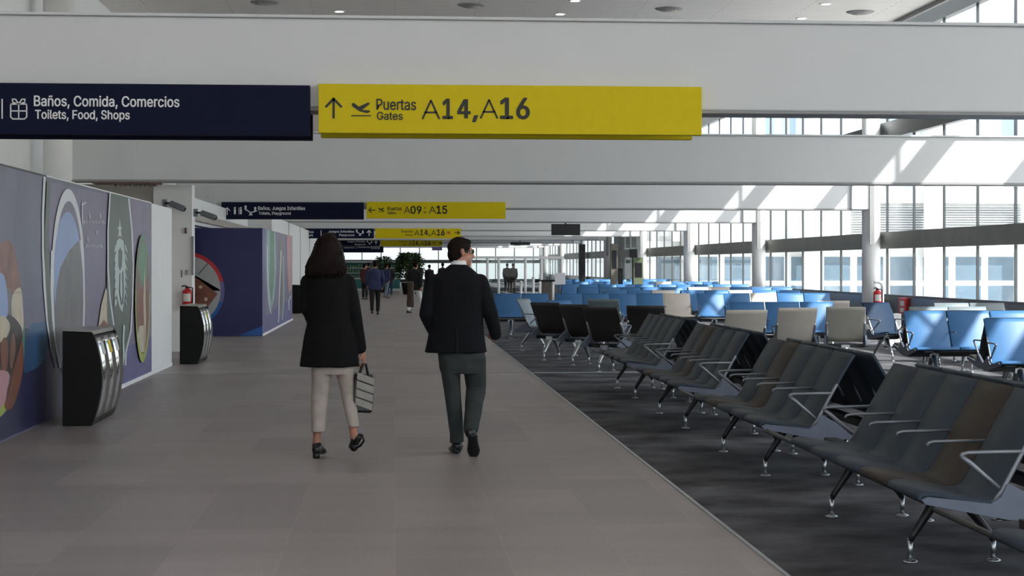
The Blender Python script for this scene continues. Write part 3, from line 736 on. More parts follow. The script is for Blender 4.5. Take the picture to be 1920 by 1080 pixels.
# ---------------------------------------------------------------- flat strokes for pictograms (on a plane facing -Y)
def stroke(mb, pts, w, y, mi=0, closed=False):
    P = [Vector((p[0], p[1])) for p in pts]
    if closed: P = P+[P[0]]
    for a, b in zip(P[:-1], P[1:]):
        t = b-a
        if t.length < 1e-6: continue
        t.normalize(); n = Vector((-t.y, t.x))*w/2; e = t*w*.25
        q = [a-e+n, b+e+n, b+e-n, a-e-n]
        mb.add([(p.x, y, p.y) for p in q], [(0, 1, 2, 3)], mi)
def fill(mb, pts, y, mi=0): mb.poly([(p[0], y, p[1]) for p in pts], mi)
def disc(c, r, n=14): return [(c[0]+r*cos(2*pi*i/n), c[1]+r*sin(2*pi*i/n)) for i in range(n)]
class Sign:
    """lettering laid out by photograph pixels on the front of a hanging sign board"""
    def __init__(s, y): s.y = y; s.parts = []; s.mb = None
    def new(s, name): s.mb = MB(); s.parts.append((name, s.mb))
    def p(s, px, py): q = W(px, py, Y=s.y); return (q.x, q.z)
    def pts(s, L): return [s.p(*a) for a in L]
    def px(s): return (s.p(801, 500)[0]-s.p(800, 500)[0])
    def st(s, L, w, mi=0, closed=False): stroke(s.mb, s.pts(L), w*s.px(), s.y, mi, closed)
    def fl(s, L, mi=0): s.lay = getattr(s, 'lay', 0)+1; fill(s.mb, s.pts(L), s.y-.0002*(s.lay % 5), mi)
    def tx(s, t, x0, y0, x1, y1, bold=0, mi=0, space=1.0):
        s.new('lettering'); a = s.p(x0, y1); b = s.p(x1, y0); text_fit(s.mb, t, a[0], b[0], a[1], b[1], s.y, mi, bold, space)
    def one4(s, x0, y0, x1, y1):
        """heavy '14,' in the sign's own cut; y1 is the foot of the comma"""
        w = x1-x0; h = (y1-y0)*.84; t = h*.17; yb = y0+h
        s.tx('1', x0, y0, x0+w*.26, yb, .04)
        a = x0+w*.40; b = x0+w*.78
        s.new('lettering'); s.fl([(a+(b-a)*.48, y0), (a+(b-a)*.72, y0), (a+t*1.15, y0+h*.64), (a, y0+h*.64)])
        s.fl([(a, y0+h*.62), (b, y0+h*.62), (b, y0+h*.62+t*.95), (a, y0+h*.62+t*.95)])
        s.fl([(a+(b-a)*.52, y0), (a+(b-a)*.80, y0), (a+(b-a)*.80, yb), (a+(b-a)*.52, yb)])
        s.new('lettering'); s.fl([(x0+w*.88, yb-t), (x1, yb-t), (x0+w*.93, y1), (x0+w*.82, y1)])
    def thinA(s, x0, y0, x1, y1):
        s.new('lettering'); w = (y1-y0)*.10; h = y1-y0; xm = (x0+x1)/2
        s.st([(x0+w*.4, y1), (xm, y0+w*.4)], w); s.st([(x1-w*.4, y1), (xm, y0+w*.4)], w)
        s.st([(x0+(xm-x0)*.36, y1-h*.33), (x1-(x1-xm)*.36, y1-h*.33)], w)
    def arrow(s, cx, cy, r, ang, w):
        """ang: 0 right, 90 up, 180 left"""
        s.new('arrow'); a = R_(ang); u = (cos(a), -sin(a)); v = (-u[1], u[0])
        tip = (cx+u[0]*r, cy+u[1]*r); tail = (cx-u[0]*r, cy-u[1]*r)
        s.st([tail, tip], w)
        for k in (1, -1): s.st([tip, (tip[0]-u[0]*r*.85+v[0]*k*r*.8, tip[1]-u[1]*r*.85+v[1]*k*r*.8)], w)
    def plane(s, cx, cy, k, mi=0, line=True):
        s.new('pictogram'); s.fl([(cx-18*k, cy-9*k), (cx-13*k, cy-10*k), (cx-4*k, cy-3*k), (cx+13*k, cy-11*k), (cx+17*k, cy-9*k), (cx+14*k, cy-6*k), (cx+2*k, cy+3*k), (cx+16*k, cy+4*k), (cx+17*k, cy+7*k), (cx+11*k, cy+9*k), (cx-2*k, cy+6*k), (cx-16*k, cy-3*k)], mi)
        if line: s.st([(cx-18*k, cy+14*k), (cx+18*k, cy+14*k)], 2.2*k, mi)
    def toilets(s, cx, cy, k):
        s.new('pictogram')
        for dx in (-9, -1, 9):
            if dx == -1: s.st([(cx+dx*k*1.0+4*k, cy-10*k), (cx+dx*k+4*k, cy+10*k)], 1.4*k); continue
            s.fl([(cx+dx*k+3.0*k*cos(t*pi/4), cy-9*k+3.0*k*sin(t*pi/4)) for t in range(8)])
            s.fl([(cx+(dx-3.2)*k, cy-5*k), (cx+(dx+3.2)*k, cy-5*k), (cx+(dx+2.6)*k, cy+10*k), (cx+(dx-2.6)*k, cy+10*k)])
    def seesaw(s, cx, cy, k):
        s.new('pictogram'); s.st([(cx-12*k, cy-5*k), (cx, cy+3*k), (cx+12*k, cy-1*k)], 2.2*k); s.fl([(cx-4*k, cy+8*k), (cx, cy+2*k), (cx+4*k, cy+8*k)])
        for a, b in ((-10, -9), (9, -6)):
            s.fl([(cx+(a+2.6*cos(t*pi/4))*k, cy+(b+2.6*sin(t*pi/4))*k) for t in range(8)])
            s.st([(cx+a*k, cy+(b+2)*k), (cx+a*k*.9, cy+(b+7)*k)], 3*k)
def sign_board(name, label, x0, y0, x1, y1, Y, depth, m, letters=None, lm='sign_white', group=None):
    a = W(x0, y1, Y=Y); b = W(x1, y0, Y=Y)
    t = thing(name, label, 'sign', ((a.x+b.x)/2, Y+depth/2, a.z), 0, group)
    o = MB().box(-(b.x-a.x)/2, (b.x-a.x)/2, -depth/2, depth/2, 0, b.z-a.z).build('panel', m, t, bevel=.004)
    if letters:
        for nm, mb in letters.parts: l = mb.build(nm, lm, t); l.location = (-t.location.x, -t.location.y, -t.location.z)
    return t
# first beam: navy services sign and yellow gates sign, one pair on each face of the beam
Y = BY[0]-.13
s = Sign(Y-.004)
s.tx('Baños, Comida, Comercios', 64, 181, 336, 203, .022)
s.tx('Toilets, Food, Shops', 66, 207, 243, 227, .022)
s.new('divider'); s.st([(4, 186), (4, 222)], 2.4); s.new('pictogram')
s.st([(21, 195), (49, 195), (50, 198), (50, 219), (46, 223), (24, 223), (20, 219), (20, 198)], 2.4, 0, True)
s.st([(35, 195), (35, 223)], 2.2); s.st([(20, 208), (50, 208)], 2.2)
s.st([(35, 195), (29, 186), (23, 186), (24, 192), (35, 195)], 2.2); s.st([(35, 195), (41, 186), (47, 186), (46, 192), (35, 195)], 2.2)
# icons further left on the same board
for cx in (-40, -110): s.new('pictogram'); s.st([(cx-14, 190), (cx+14, 190), (cx+14, 222), (cx-14, 222)], 2.4, 0, True)
sign_board('hanging_sign', 'large navy blue sign reading Toilets, Food, Shops at upper left', -330, 160, 581, 249, Y, .13, 'navy_sign', s)
s = Sign(Y-.004)
s.arrow(625.5, 203, 18, 90, 4.4)
s.plane(677, 203, 1.0)
s.tx('Puertas', 706, 186, 780, 206, .024, 0); s.tx('Gates', 707, 210, 755, 224.5, .026)
s.thinA(791, 187, 825, 222.5); s.one4(831, 186, 897, 229)
s.thinA(900, 186, 934, 221.5); s.tx('16', 939, 184.5, 992, 222.5, .042)
sign_board('hanging_sign', 'large yellow sign reading Puertas Gates A14, A16 with up arrow', 597, 163, 1316, 249, Y, .13, 'yellow_sign', s, 'sign_black')
Yb_ = BY[0]+.45+.001
def back_board(label, ax0, ax1, m):
    a = W(ax0, 249, Y=Y); b = W(ax1, 162, Y=Y)
    t = thing('hanging_sign', label, 'sign', ((a.x+b.x)/2, Yb_+.065, a.z-.004), 0)
    MB().box(-(b.x-a.x)/2, (b.x-a.x)/2, -.06, .06, 0, b.z-a.z).build('panel', m, t, bevel=.004)
back_board('navy board behind first beam, lower edge showing under the services sign', -330, 581, 'navy_sign')
back_board('yellow board behind first beam, lower edge showing under the large gates sign', 597, 1316, 'yellow_sign')
# third beam
Y = BY[2]-.13
s = Sign(Y-.006); s.arrow(426, 396, 6.5, 90, 1.7); s.toilets(446, 395.5, .62); s.seesaw(470, 396, .95)
s.tx('Baños, Juegos Infantiles', 484, 387, 572, 395.5, .02); s.tx('Toilets, Playground', 485, 397, 545, 404, .02)
sign_board('hanging_sign', 'small navy sign with up arrow reading Toilets, Playground on the third beam', 415, 379.5, 682, 411, Y, .13, 'navy_sign', s)
s = Sign(Y-.006); s.arrow(697.5, 394, 6, 180, 1.7); s.plane(715, 393, .33)
s.tx('Puertas', 727, 387.5, 753, 394.5, .012); s.tx('Gates', 727, 396.5, 743, 401.5, .012)
s.thinA(757.5, 387, 769, 400); s.tx('09', 770, 386.5, 790, 400.5, .04); s.tx('a', 795, 388, 798, 391.5, .01); s.tx('to', 794.5, 395.5, 799, 400, .01)
s.thinA(804.5, 386.5, 817, 400); s.tx('15', 819, 386, 838, 400.5, .04)
sign_board('hanging_sign', 'yellow sign with left arrow reading A09 to A15 on the third beam', 687, 379, 948, 409.5, Y, .13, 'yellow_sign', s, 'sign_black')
# fifth beam
Y = BY[4]-.13
s = Sign(Y-.01); s.arrow(547.5, 437, 5, 180, 1.5); s.toilets(563, 437.5, .52); s.tx('Baños', 571, 432.5, 588, 437, .02); s.tx('Toilets', 571, 439, 587, 443, .02)
s.new('divider'); s.st([(602, 432), (602, 443)], 1.2); s.tx('Juegos Infantiles', 616, 432, 664, 437, .02); s.tx('Playground', 636, 439, 664, 443.5, .02); s.seesaw(675, 437, .6); s.arrow(692, 437, 5, 90, 1.5)
sign_board('hanging_sign', 'navy sign on fifth beam with a left arrow, above the woman in black', 540, 428.5, 701, 446.8, Y, .13, 'navy_sign', s)
s = Sign(Y-.01); s.tx('Puertas', 752.5, 431.5, 774, 436, .01); s.tx('Gates', 760, 439, 774, 442, .01)
s.thinA(777, 431.5, 787, 441.5); s.one4(788.5, 431, 806.5, 443); s.thinA(808, 431.5, 818, 441.5); s.tx('16', 819.5, 430.5, 833.5, 441.5, .04)
s.plane(841, 436, .24, 1); s.arrow(857, 436.3, 4.6, 0, 1.4)
sign_board('hanging_sign', 'yellow sign with right arrow reading A14, A16 on the fifth beam', 704, 428.5, 864, 446.8, Y, .13, 'yellow_sign', s, ['sign_black', 'red'])
# seventh beam
Y = BY[7]-.13
s = Sign(Y-.012); s.tx('Juegos Infantiles', 651, 451.5, 685, 455, .02); s.tx('Playground', 665, 457, 685, 460, .02); s.seesaw(693, 455, .42); s.arrow(705, 455.5, 3.6, 90, 1.1)
sign_board('hanging_sign', 'distant navy Playground sign to the right of the hair of the woman', 570, 450, 712, 461.5, Y, .13, 'navy_sign', s)
s = Sign(Y-.012); s.tx('Puertas', 749, 451.5, 763, 454.5, .01); s.tx('Gates', 755, 457, 763, 459.5, .01)
s.thinA(766, 452, 773, 459.5); s.one4(774, 451.5, 787, 461); s.thinA(788.5, 452, 795.5, 459.5); s.tx('16', 796.5, 451.5, 807, 459.5, .04); s.plane(814, 455, .16); s.arrow(825, 455.5, 3.2, 0, 1)
sign_board('hanging_sign', 'most distant yellow sign with right arrow reading A14, A16', 714, 450.5, 829, 461.8, Y, .13, 'yellow_sign', s, 'sign_black')
Y = BY[8]-.13
s = Sign(Y-.012); s.tx('Comida | Food', 645, 463, 664, 466, .02); s.new('divider'); s.st([(668, 462.5), (668, 466.5)], .6); s.tx('Comercios', 671, 462.5, 694, 464.8, .01)
for cx in (698, 704, 710): s.new('pictogram'); s.st([(cx-1.6, 462.8), (cx+1.6, 462.8), (cx+1.6, 466.2), (cx-1.6, 466.2)], .7, 0, True)
sign_board('hanging_sign', 'distant dark navy sign just below the Playground sign', 560, 461.9, 719, 473.5, Y, .13, 'navy_sign', s)
Y = BY[8]-.25
sign_board('hanging_sign', 'tiny purple sign hanging below the most distant yellow sign', 810, 462.8, 829, 469.5, Y, .1, 'purple_sign')
# monitors
for (x0, y0, x1, y1, n, lab) in [(1034, 420, 1088, 441, 3, 'black flat monitor hanging from the fourth beam over the seats'), (957, 454, 994, 459.5, 6, 'far thin black monitor hanging to the right of the man in dark jacket')]:
    Y = BY[n]-.2; a = W(x0, y1, Y=Y); b = W(x1, y0, Y=Y)
    t = thing('hanging_monitor', lab, 'screen', ((a.x+b.x)/2, Y+.05, a.z)); hw = (b.x-a.x)/2; h = b.z-a.z
    MB().box(-hw, hw, -.05, .05, 0, h).build('housing', 'black', t, bevel=.006)
    MB().box(-hw+.03, hw-.03, -.056, -.05, .03, h-.03).build('screen', 'screen_black', t)
    MB().tube([(0, .04, h), (0, .14, h), (0, .14, max(h+.02, Zb-a.z))], .025).build('bracket', 'dark_metal', t)
# ---------------------------------------------------------------- hoardings with printed murals
class Print:
    """layered inks on the wall plane X = const (facing +X); outlines given in photograph pixels"""
    def __init__(s, X, zmax): s.X = X; s.mb = MB(); s.k = 0; s.mats = []; s.zmax = zmax
    def mi(s, m):
        if m not in s.mats: s.mats.append(m)
        return s.mats.index(m)
    def fl(s, L, m):
        s.k += 1; x = s.X+.0004*s.k
        V = []
        for a in L:
            q = W(a[0], a[1], X=s.X); V.append((x, q.y, min(max(q.z, .02), s.zmax-.005)))
        s.mb.poly(V, s.mi(m))
    def st(s, L, w, m, closed=False):
        s.k += 1; x = s.X+.0004*s.k; P = [Vector(a) for a in L]
        if closed: P = P+[P[0]]
        n = len(P); Lf = []; Rt = []
        for i in range(n):
            a = P[max(i-1, 0)]; b = P[min(i+1, n-1)]
            if closed and i in (0, n-1): a, b = P[n-2], P[1]
            t = (b-a).normalized(); nn = Vector((-t.y, t.x))*(w/2)
            for q, lst in ((P[i]+nn, Lf), (P[i]-nn, Rt)):
                r = W(q.x, q.y, X=s.X); lst.append((x, r.y, min(max(r.z, .02), s.zmax-.005)))
        s.mb.add(Lf+Rt, [(i, i+1, n+i+1, n+i) for i in range(n-1)], s.mi(m))
    def ell(s, cx, cy, rx, ry, m, a0=0, a1=360, n=48):
        s.fl([(cx+rx*cos(R_(a0+(a1-a0)*i/n)), cy-ry*sin(R_(a0+(a1-a0)*i/n))) for i in range(n)], m)
    def build(s, parent):
        o = s.mb.build('printed_mural', s.mats, parent); o.location = -parent.location; return o
XM = -3.42; HM = 2.42
h = thing('hoarding', 'long site hoarding with purple printed coffee mural and round photos along the left', 'hoarding', (XM-.05, 18, 0))
YM = W(283, 400, X=XM).y; YW = W(322, 688, X=XM).y
MB().box(-.05, .05, 6-18, YM-18, 0, HM).build('panel', 'ink_slate', h)
MB().box(-.05, .05, YM-18, YW-18, 0, HM).build('panel', 'white_paint', h)
MB().box(-.055, .058, W(86, 340, X=XM).y-18, YM-18, HM, HM+.014).build('top_trim', 'white_paint', h)
MB().box(-.055, .058, 6-18, W(86, 340, X=XM).y-18, HM, HM+.014).build('top_trim', 'dark_metal', h)
MB().box(.05, .06, 24.2-18, YW-18, 0, .05).build('base_trim', 'white_paint', h)
P = Print(XM, HM)
P.fl([(-400, 880), (-400, 200), (86, 330), (86, 800)], 'ink_slate')
P.fl([(86, 340), (284, 380), (284, 698), (86, 800)], 'ink_lilac')
P.fl([(-400, 1040), (-400, 650), (30, 612), (70, 620), (86, 640), (86, 800)], 'ink_navy')
P.fl([(40, 640), (60, 606), (92, 602), (98, 660), (70, 690), (46, 700)], 'ink_blue')
P.fl([(86, 650), (140, 690), (284, 630), (284, 698), (86, 800)], 'ink_violet')
# big circle at left edge
P.ell(-22, 640, 68, 150, 'ink_leaf'); P.ell(-24, 640, 66, 152, 'ink_lime', 195, 340)
P.ell(-22, 618, 64, 150, 'ink_hill')
def blob(pts, m, k=4):
    """rounded outline through the given picture points"""
    n = len(pts); out = []
    for i in range(n):
        p0, p1, p2, p3 = [Vector(pts[(i+j-1) % n]) for j in range(4)]
        for s_ in range(k):
            t = s_/k
            out.append(tuple(.5*((2*p1)+(-p0+p2)*t+(2*p0-5*p1+4*p2-p3)*t*t+(-p0+3*p1-3*p2+p3)*t**3)))
    P.fl(out, m)
blob([(-60, 500), (-20, 476), (8, 452), (22, 458), (33, 500), (39, 545), (30, 560), (12, 540), (-10, 560), (-60, 580)], 'ink_rust')
blob([(22, 556), (38, 540), (43, 590), (42, 620), (30, 622), (22, 600)], 'ink_cream')
blob([(-60, 610), (-10, 596), (14, 590), (30, 600), (41, 622), (36, 660), (22, 700), (0, 716), (-60, 720)], 'ink_dark')
blob([(-6, 520), (6, 516), (12, 545), (14, 585), (6, 600), (-6, 596)], 'ink_sky')
blob([(-20, 604), (2, 592), (16, 604), (16, 622), (4, 640), (-20, 640)], 'ink_cream')
blob([(0, 650), (8, 632), (14, 650), (12, 690), (3, 694)], 'ink_wood'); blob([(18, 640), (24, 626), (28, 650), (22, 690), (17, 680)], 'ink_rust')
blob([(8, 762), (18, 716), (30, 670), (40, 640), (43, 680), (36, 724), (22, 764)], 'ink_wood'); P.st([(12, 758), (24, 712), (38, 650)], 2.4, 'ink_rust')
blob([(-40, 700), (0, 694), (16, 702), (12, 730), (4, 760), (-40, 780)], 'ink_pink')
P.st([(45, 556), (58, 556), (70, 555)], .8, 'ink_lilac'); P.st([(20, 550), (38, 548)], .8, 'ink_dark')
# large arcs near the panel seam
P.st([(82, 325), (79, 400), (79, 470), (82, 540), (87, 600), (96, 660), (104, 690)], 4.2, 'ink_white')
P.fl([(86, 340), (93, 340), (90, 440), (94, 560), (104, 690), (97, 670), (88, 600), (83, 520), (82, 440)], 'ink_green')
# tall oval with sky and hill
P.ell(126, 520, 31, 166, 'ink_white'); P.ell(127, 545, 28, 168, 'ink_lilac'); P.ell(125, 515, 26, 118, 'ink_sky')
P.fl([(100, 640), (104, 540), (112, 500), (128, 470), (146, 450), (152, 500), (153, 580), (151, 640)], 'ink_hill')
P.st([(95, 470), (94, 540), (97, 600), (103, 650), (111, 690)], 3, 'ink_white'); P.st([(149, 450), (155, 510), (156, 570), (154, 640)], 3, 'ink_white')
# handwriting strokes
P.st([(151, 385), (160, 379)], 2, 'ink_white'); P.st([(153, 378), (152, 400), (153, 418)], 1.6, 'ink_white')
for y0, x0, x1 in ((416, 155, 194), (461, 159, 190)):
    P.st([(x0+(x1-x0)*i/22, y0+(-3 if i % 2 else 3)+(2 if i % 5 == 0 else 0)) for i in range(23)], 1.3, 'ink_white')
for x in (166, 186): P.st([(x, 400), (x+1, 410)], 1.2, 'ink_white')
P.st([(179, 432), (180, 440)], 1.4, 'ink_white'); P.st([(162, 445), (163, 452)], 1.2, 'ink_white')
# second photo under the script
P.fl([(182, 612), (188, 570), (196, 540), (203, 560), (206, 640), (184, 640)], 'ink_cream'); P.fl([(181, 614), (192, 600), (206, 612), (206, 640), (182, 640)], 'ink_rust')
# green roundel
P.fl([(204, 362)]+[(204-2-4*sin(pi*i/12), 362+i*30) for i in range(1, 9)]+[(214, 640), (226, 690), (236, 650)]+[(240+7*sin(pi*i/10), 620-i*28) for i in range(0, 9)]+[(240, 370)], 'ink_green')
P.st([(204, 361), (200, 430), (200, 500), (204, 560), (211, 610)], 2.6, 'ink_white'); P.st([(239, 372), (245, 430), (248, 500), (246, 570), (243, 620), (234, 660), (233, 685)], 2.6, 'ink_white')
# pale emblem: a star-tipped crown over paired waving strands
P.fl([(222, 408), (223.4, 424), (226, 427), (223.8, 432), (226, 446), (222, 441), (218.5, 446), (220.4, 432), (218, 427), (220.8, 424)], 'ink_pale')
P.fl([(216, 452), (222, 446), (229, 452), (233, 500), (232, 550), (227, 585), (221, 575), (215, 545), (213, 500)], 'ink_pale')
P.fl([(219, 470), (223, 464), (227, 472), (226, 500), (222, 508), (219, 498)], 'ink_green')
for k in range(7):
    y = 458+k*17
    P.fl([(214-.3*k, y), (211, y+16), (215, y+11), (216, y+3)], 'ink_pale'); P.fl([(232, y), (237-.3*k, y+16), (233, y+11), (231, y+3)], 'ink_pale')
P.st([(222, 512), (221, 545), (225, 572)], 1.2, 'ink_green'); P.st([(227, 508), (228, 545), (227, 570)], 1.2, 'ink_green')
P.fl([(227, 608), (231, 612), (229, 640), (231, 670), (227, 690), (226, 640)], 'ink_pale')
# small oval photo
P.ell(264, 562, 14, 118, 'ink_lime'); P.ell(264, 552, 14, 112, 'ink_leaf', 0, 180); P.ell(264, 556, 12.5, 108, 'ink_rust')
P.fl([(255, 500), (259, 460), (265, 448), (271, 470), (272, 520), (262, 540)], 'ink_leaf'); P.fl([(254, 630), (257, 612), (266, 610), (267, 660), (260, 660)], 'ink_cream')
P.fl([(256, 540), (272, 545), (274, 600), (264, 606), (254, 590)], 'ink_wood'); P.fl([(265, 560), (268, 500), (270, 600), (268, 660)], 'ink_cream')
P.build(h)
# second hoarding: a blue box further on
bx = W(492, 630, Z=0); by1 = W(548, 597, X=bx.x).y; HB = 2.36
h2 = thing('hoarding', 'deep blue hoarding box with a round chocolate picture and mural side, past the white pier', 'hoarding', (bx.x, bx.y, 0))
MB().box(-2.4, 0, 0, by1-bx.y, 0, HB).build('panel', 'ink_deep', h2)
fm = MB(); fmats = ['ink_red', 'ink_bluebright', 'ink_violet', 'ink_board', 'ink_wood', 'ink_hill', 'ink_cream']
yf = bx.y-.003
def F(px, py): q = W(px, py, Y=bx.y); return (q.x, max(q.z, .01))
cc = (348, 545); RO = 73
def arc(a0, a1, r0, r1, mi, k):
    A = [R_(a0+(a1-a0)*i/24) for i in range(25)]
    L = [F(cc[0]+r1*cos(a), cc[1]-r1*sin(a)) for a in A]+[F(cc[0]+r0*cos(a), cc[1]-r0*sin(a)) for a in reversed(A)]
    fill(fm, L, yf-.001*k, mi)
arc(0, 360, 0, 68, 3, 1); arc(14, 100, 66, RO, 0, 2); arc(-18, 14, 66, RO, 2, 3); arc(-110, -18, 66, RO, 1, 4)
fill(fm, [F(*a) for a in [(340, 500), (374, 525), (408, 551), (390, 575), (340, 585)]], yf-.006, 4)
stroke(fm, [F(372, 514), (F(391, 493))], .03, yf-.007, 5)
for x, y in ((376, 538), (386, 561)): fill(fm, disc(F(x, y), .04, 10), yf-.008, 6)
fill(fm, [F(*a) for a in [(448, 631), (470, 620), (492, 611), (492, 631)]], yf-.002, 1)
o = fm.build('printed_front', fmats, h2); o.location = -h2.location
P = Print(bx.x, HB)
P.fl([(492, 427), (548, 440), (548, 597), (492, 630)], 'ink_lilac')
P.fl([(492, 600), (520, 575), (548, 560), (548, 597), (492, 630)], 'ink_violet')
P.fl([(493, 428), (497, 429), (498, 600), (493, 605)], 'ink_violet')
P.fl([(500, 429), (516, 433), (518, 500), (514, 560), (507, 588), (502, 560), (499, 500)], 'ink_mint')
P.fl([(506, 431), (514, 433), (514, 520), (509, 570), (505, 540)], 'ink_leaf')
P.st([(501, 460), (502, 530), (505, 575), (508, 588)], 1.4, 'ink_white')
P.fl([(522, 450), (531, 452), (533, 520), (530, 590), (523, 600)], 'ink_hill'); P.st([(527, 470), (524, 540), (522, 605)], 1.6, 'ink_white'); P.st([(531, 480), (532, 560), (529, 600)], 1.2, 'ink_pale')
P.fl([(537, 440), (547, 442), (547, 540), (541, 550), (538, 500)], 'ink_pink')
P.st([(545, 555), (541, 566), (542, 582)], 1.6, 'ink_white')
P.build(h2)
MB().box(.0, .02, 0, by1-bx.y, 0, .05).build('base_trim', 'white_paint', h2)
# ---------------------------------------------------------------- recycling bins
BC = [(.268, 0), (.292, .045), (.325, .14), (.352, .25), (.37, .37), (.375, .48), (.366, .60), (.348, .70), (.326, .79), (.308, .85), (.29, .885)]
def bin_front(z0, z1, k=18):
    """smooth convex front between two heights"""
    out = []
    for i in range(k+1):
        z = z0+(z1-z0)*i/k
        for (xa, za), (xb, zb) in zip(BC[:-1], BC[1:]):
            if za <= z <= zb+1e-6: out.append((xa+(xb-xa)*(z-za)/(zb-za), z)); break
    return out
def make_bin(loc, label, n=3, length=1.45):
    t = thing('recycling_bin', label, 'bin', loc); w = .035
    end = [(0, 0)]+BC+[(.27, .905), (0, .915)]
    core = [(0, 0), (.25, 0)]+[(x-.02, z) for x, z in BC[1:-1]]+[(.27, .87), (0, .88)]
    body = MB().prism(end, 1, 0, w).prism(end, 1, length-w, length).prism(core, 1, w, length-w)
    body.build('casing', 'black_gloss', t, bevel=.006)
    MB().prism([(0, .88), (.265, .87), (.288, .878), (.27, .912), (0, .922)], 1, w, length-w).build('lid', 'steel_brushed', t)
    L = (length-2*w)/n
    for i in range(n):
        y0 = w+i*L+.005; y1 = w+(i+1)*L-.005
        fr = [(x+.006, z) for x, z in bin_front(.075, .845)]
        d = MB().prism(fr+[(x-.02, z) for x, z in fr][::-1], 1, y0, y1, 0, True).build('front_panel', 'chrome', t)
        q = [(x+.009, z) for x, z in bin_front(.68, .80, 4)]; m_ = len(q)
        e = MB().add([(x, y0+L*.3, z) for x, z in q]+[(x, y1-L*.3, z) for x, z in q], [(j, j+1, m_+j+1, m_+j) for j in range(m_-1)])
        e.build('label_plate', ['steel_brushed', 'yellow_sign', 'steel_brushed'][i % 3], d)
        MB().prism([(.23, .0), (.27, .0), (.292, .045), (.30, .07), (.23, .07)], 1, y0, y1).build('kick_plate', 'dark_metal', t)
    return t
p1 = W(117, 799, Z=0); make_bin((p1.x, p1.y, 0), 'nearest black recycling bin with curved chrome front, in front of the coffee mural')
p2 = W(337, 683, Z=0); make_bin((p2.x, p2.y, 0), 'black bin with curved chrome front under the red fire extinguisher')
p3 = W(549, 588, Z=0); make_bin((p3.x-.02, p3.y, 0), 'far black bin past the blue hoarding box, left of the woman')
# ---------------------------------------------------------------- pier fittings
def extinguisher(loc, h, label, stand=None):
    t = thing('fire_extinguisher', label, 'fire extinguisher', loc); r = h*.21
    MB().lathe([(r*.9, 0), (r, .01), (r, h*.70), (r*.85, h*.77), (r*.45, h*.82), (r*.4, h*.86)], n=24).build('cylinder', 'red', t)
    MB().lathe([(r*.42, h*.86), (r*.42, h*.92), (r*.2, h*.93)], n=12).build('valve', 'dark_metal', t)
    MB().tube([(0, -.0, h*.93), (-r*.5, -r*.4, h*.97), (-r*1.1, -r*.5, h*.94)], r*.14).build('handle', 'black', t)
    MB().tube([(r*.3, 0, h*.9), (r*1.1, -r*.2, h*.88), (r*1.15, -r*.2, h*.5), (r*1.1, -r*.2, h*.2)], r*.13).build('hose', 'black', t)
    lb = MB(); n = 8
    V = [(1.006*r*sin(R_(-50+100*i/n)), -1.006*r*cos(R_(-50+100*i/n)), z) for z in (h*.28, h*.62) for i in range(n+1)]
    lb.add(V, [(i, i+1, n+2+i, n+1+i) for i in range(n)]); lb.build('label', 'label_white', t)
    return t
yp = 34.9
q = W(352, 577, Y=yp); extinguisher((q.x, yp-.09, q.z), .41, 'red fire extinguisher hung on the white pier above the second bin')
def on_pier(px0, py0, px1, py1, name, label, cat, m, dep):
    a = W(px0, py1, Y=yp); b = W(px1, py0, Y=yp)
    return tag(MB().box(a.x, b.x, yp-dep, yp, a.z, b.z).build(name, m, bevel=.004), label, cat)
on_pier(359.5, 443, 363.5, 516, 'mounted_strip', 'narrow grey vertical strip near the right edge of the white pier', 'trunking', 'beam_edge', .05)
on_pier(346.5, 427, 350.5, 438, 'wall_hook', 'small dark bracket on white pier below the cameras', 'hook', 'flange_brown', .06)
on_pier(347, 506, 352, 515, 'light_switch', 'small grey switch plate above the fire extinguisher', 'switch', 'beam_edge', .015)
on_pier(339, 506, 342, 520, 'mounted_plate', 'thin pale plate left of the small switch on the pier', 'plate', 'alu_matt', .01)
def cctv(px, py, tx, ty, label, Yc):
    a = W(px, py, Y=Yc); b = W(tx, ty, Y=Yc); v = Vector((b.x-a.x, -.12, b.z-a.z))
    t = thing('security_camera', label, 'camera', (a.x, Yc, a.z))
    MB().box(-.04, .04, -.03, 0, -.07, .07).build('mount', 'alu_matt', t, bevel=.004)
    MB().tube([(0, -.03, 0), (.08, -.06, 0), (.13, -.09, -.01)], .018).build('bracket', 'dark_metal', t)
    d = v.normalized(); c = Vector((.1, -.1, 0))
    MB().tube([c, c+d*.02, c+d*.3, c+d*.32], [.03, .055, .055, .04], 14).build('housing', 'alu_matt', t)
    MB().tube([c+d*.321, c+d*.325], .036, 14).build('lens', 'black', t)
cctv(309, 381, 340, 394, 'grey security camera on left part of the white pier', yp)
yq = 35.15; a = W(371, 399, X=-3.62)
cctv(367, 399, 398, 410, 'grey security camera at the right edge of the white pier', yp)
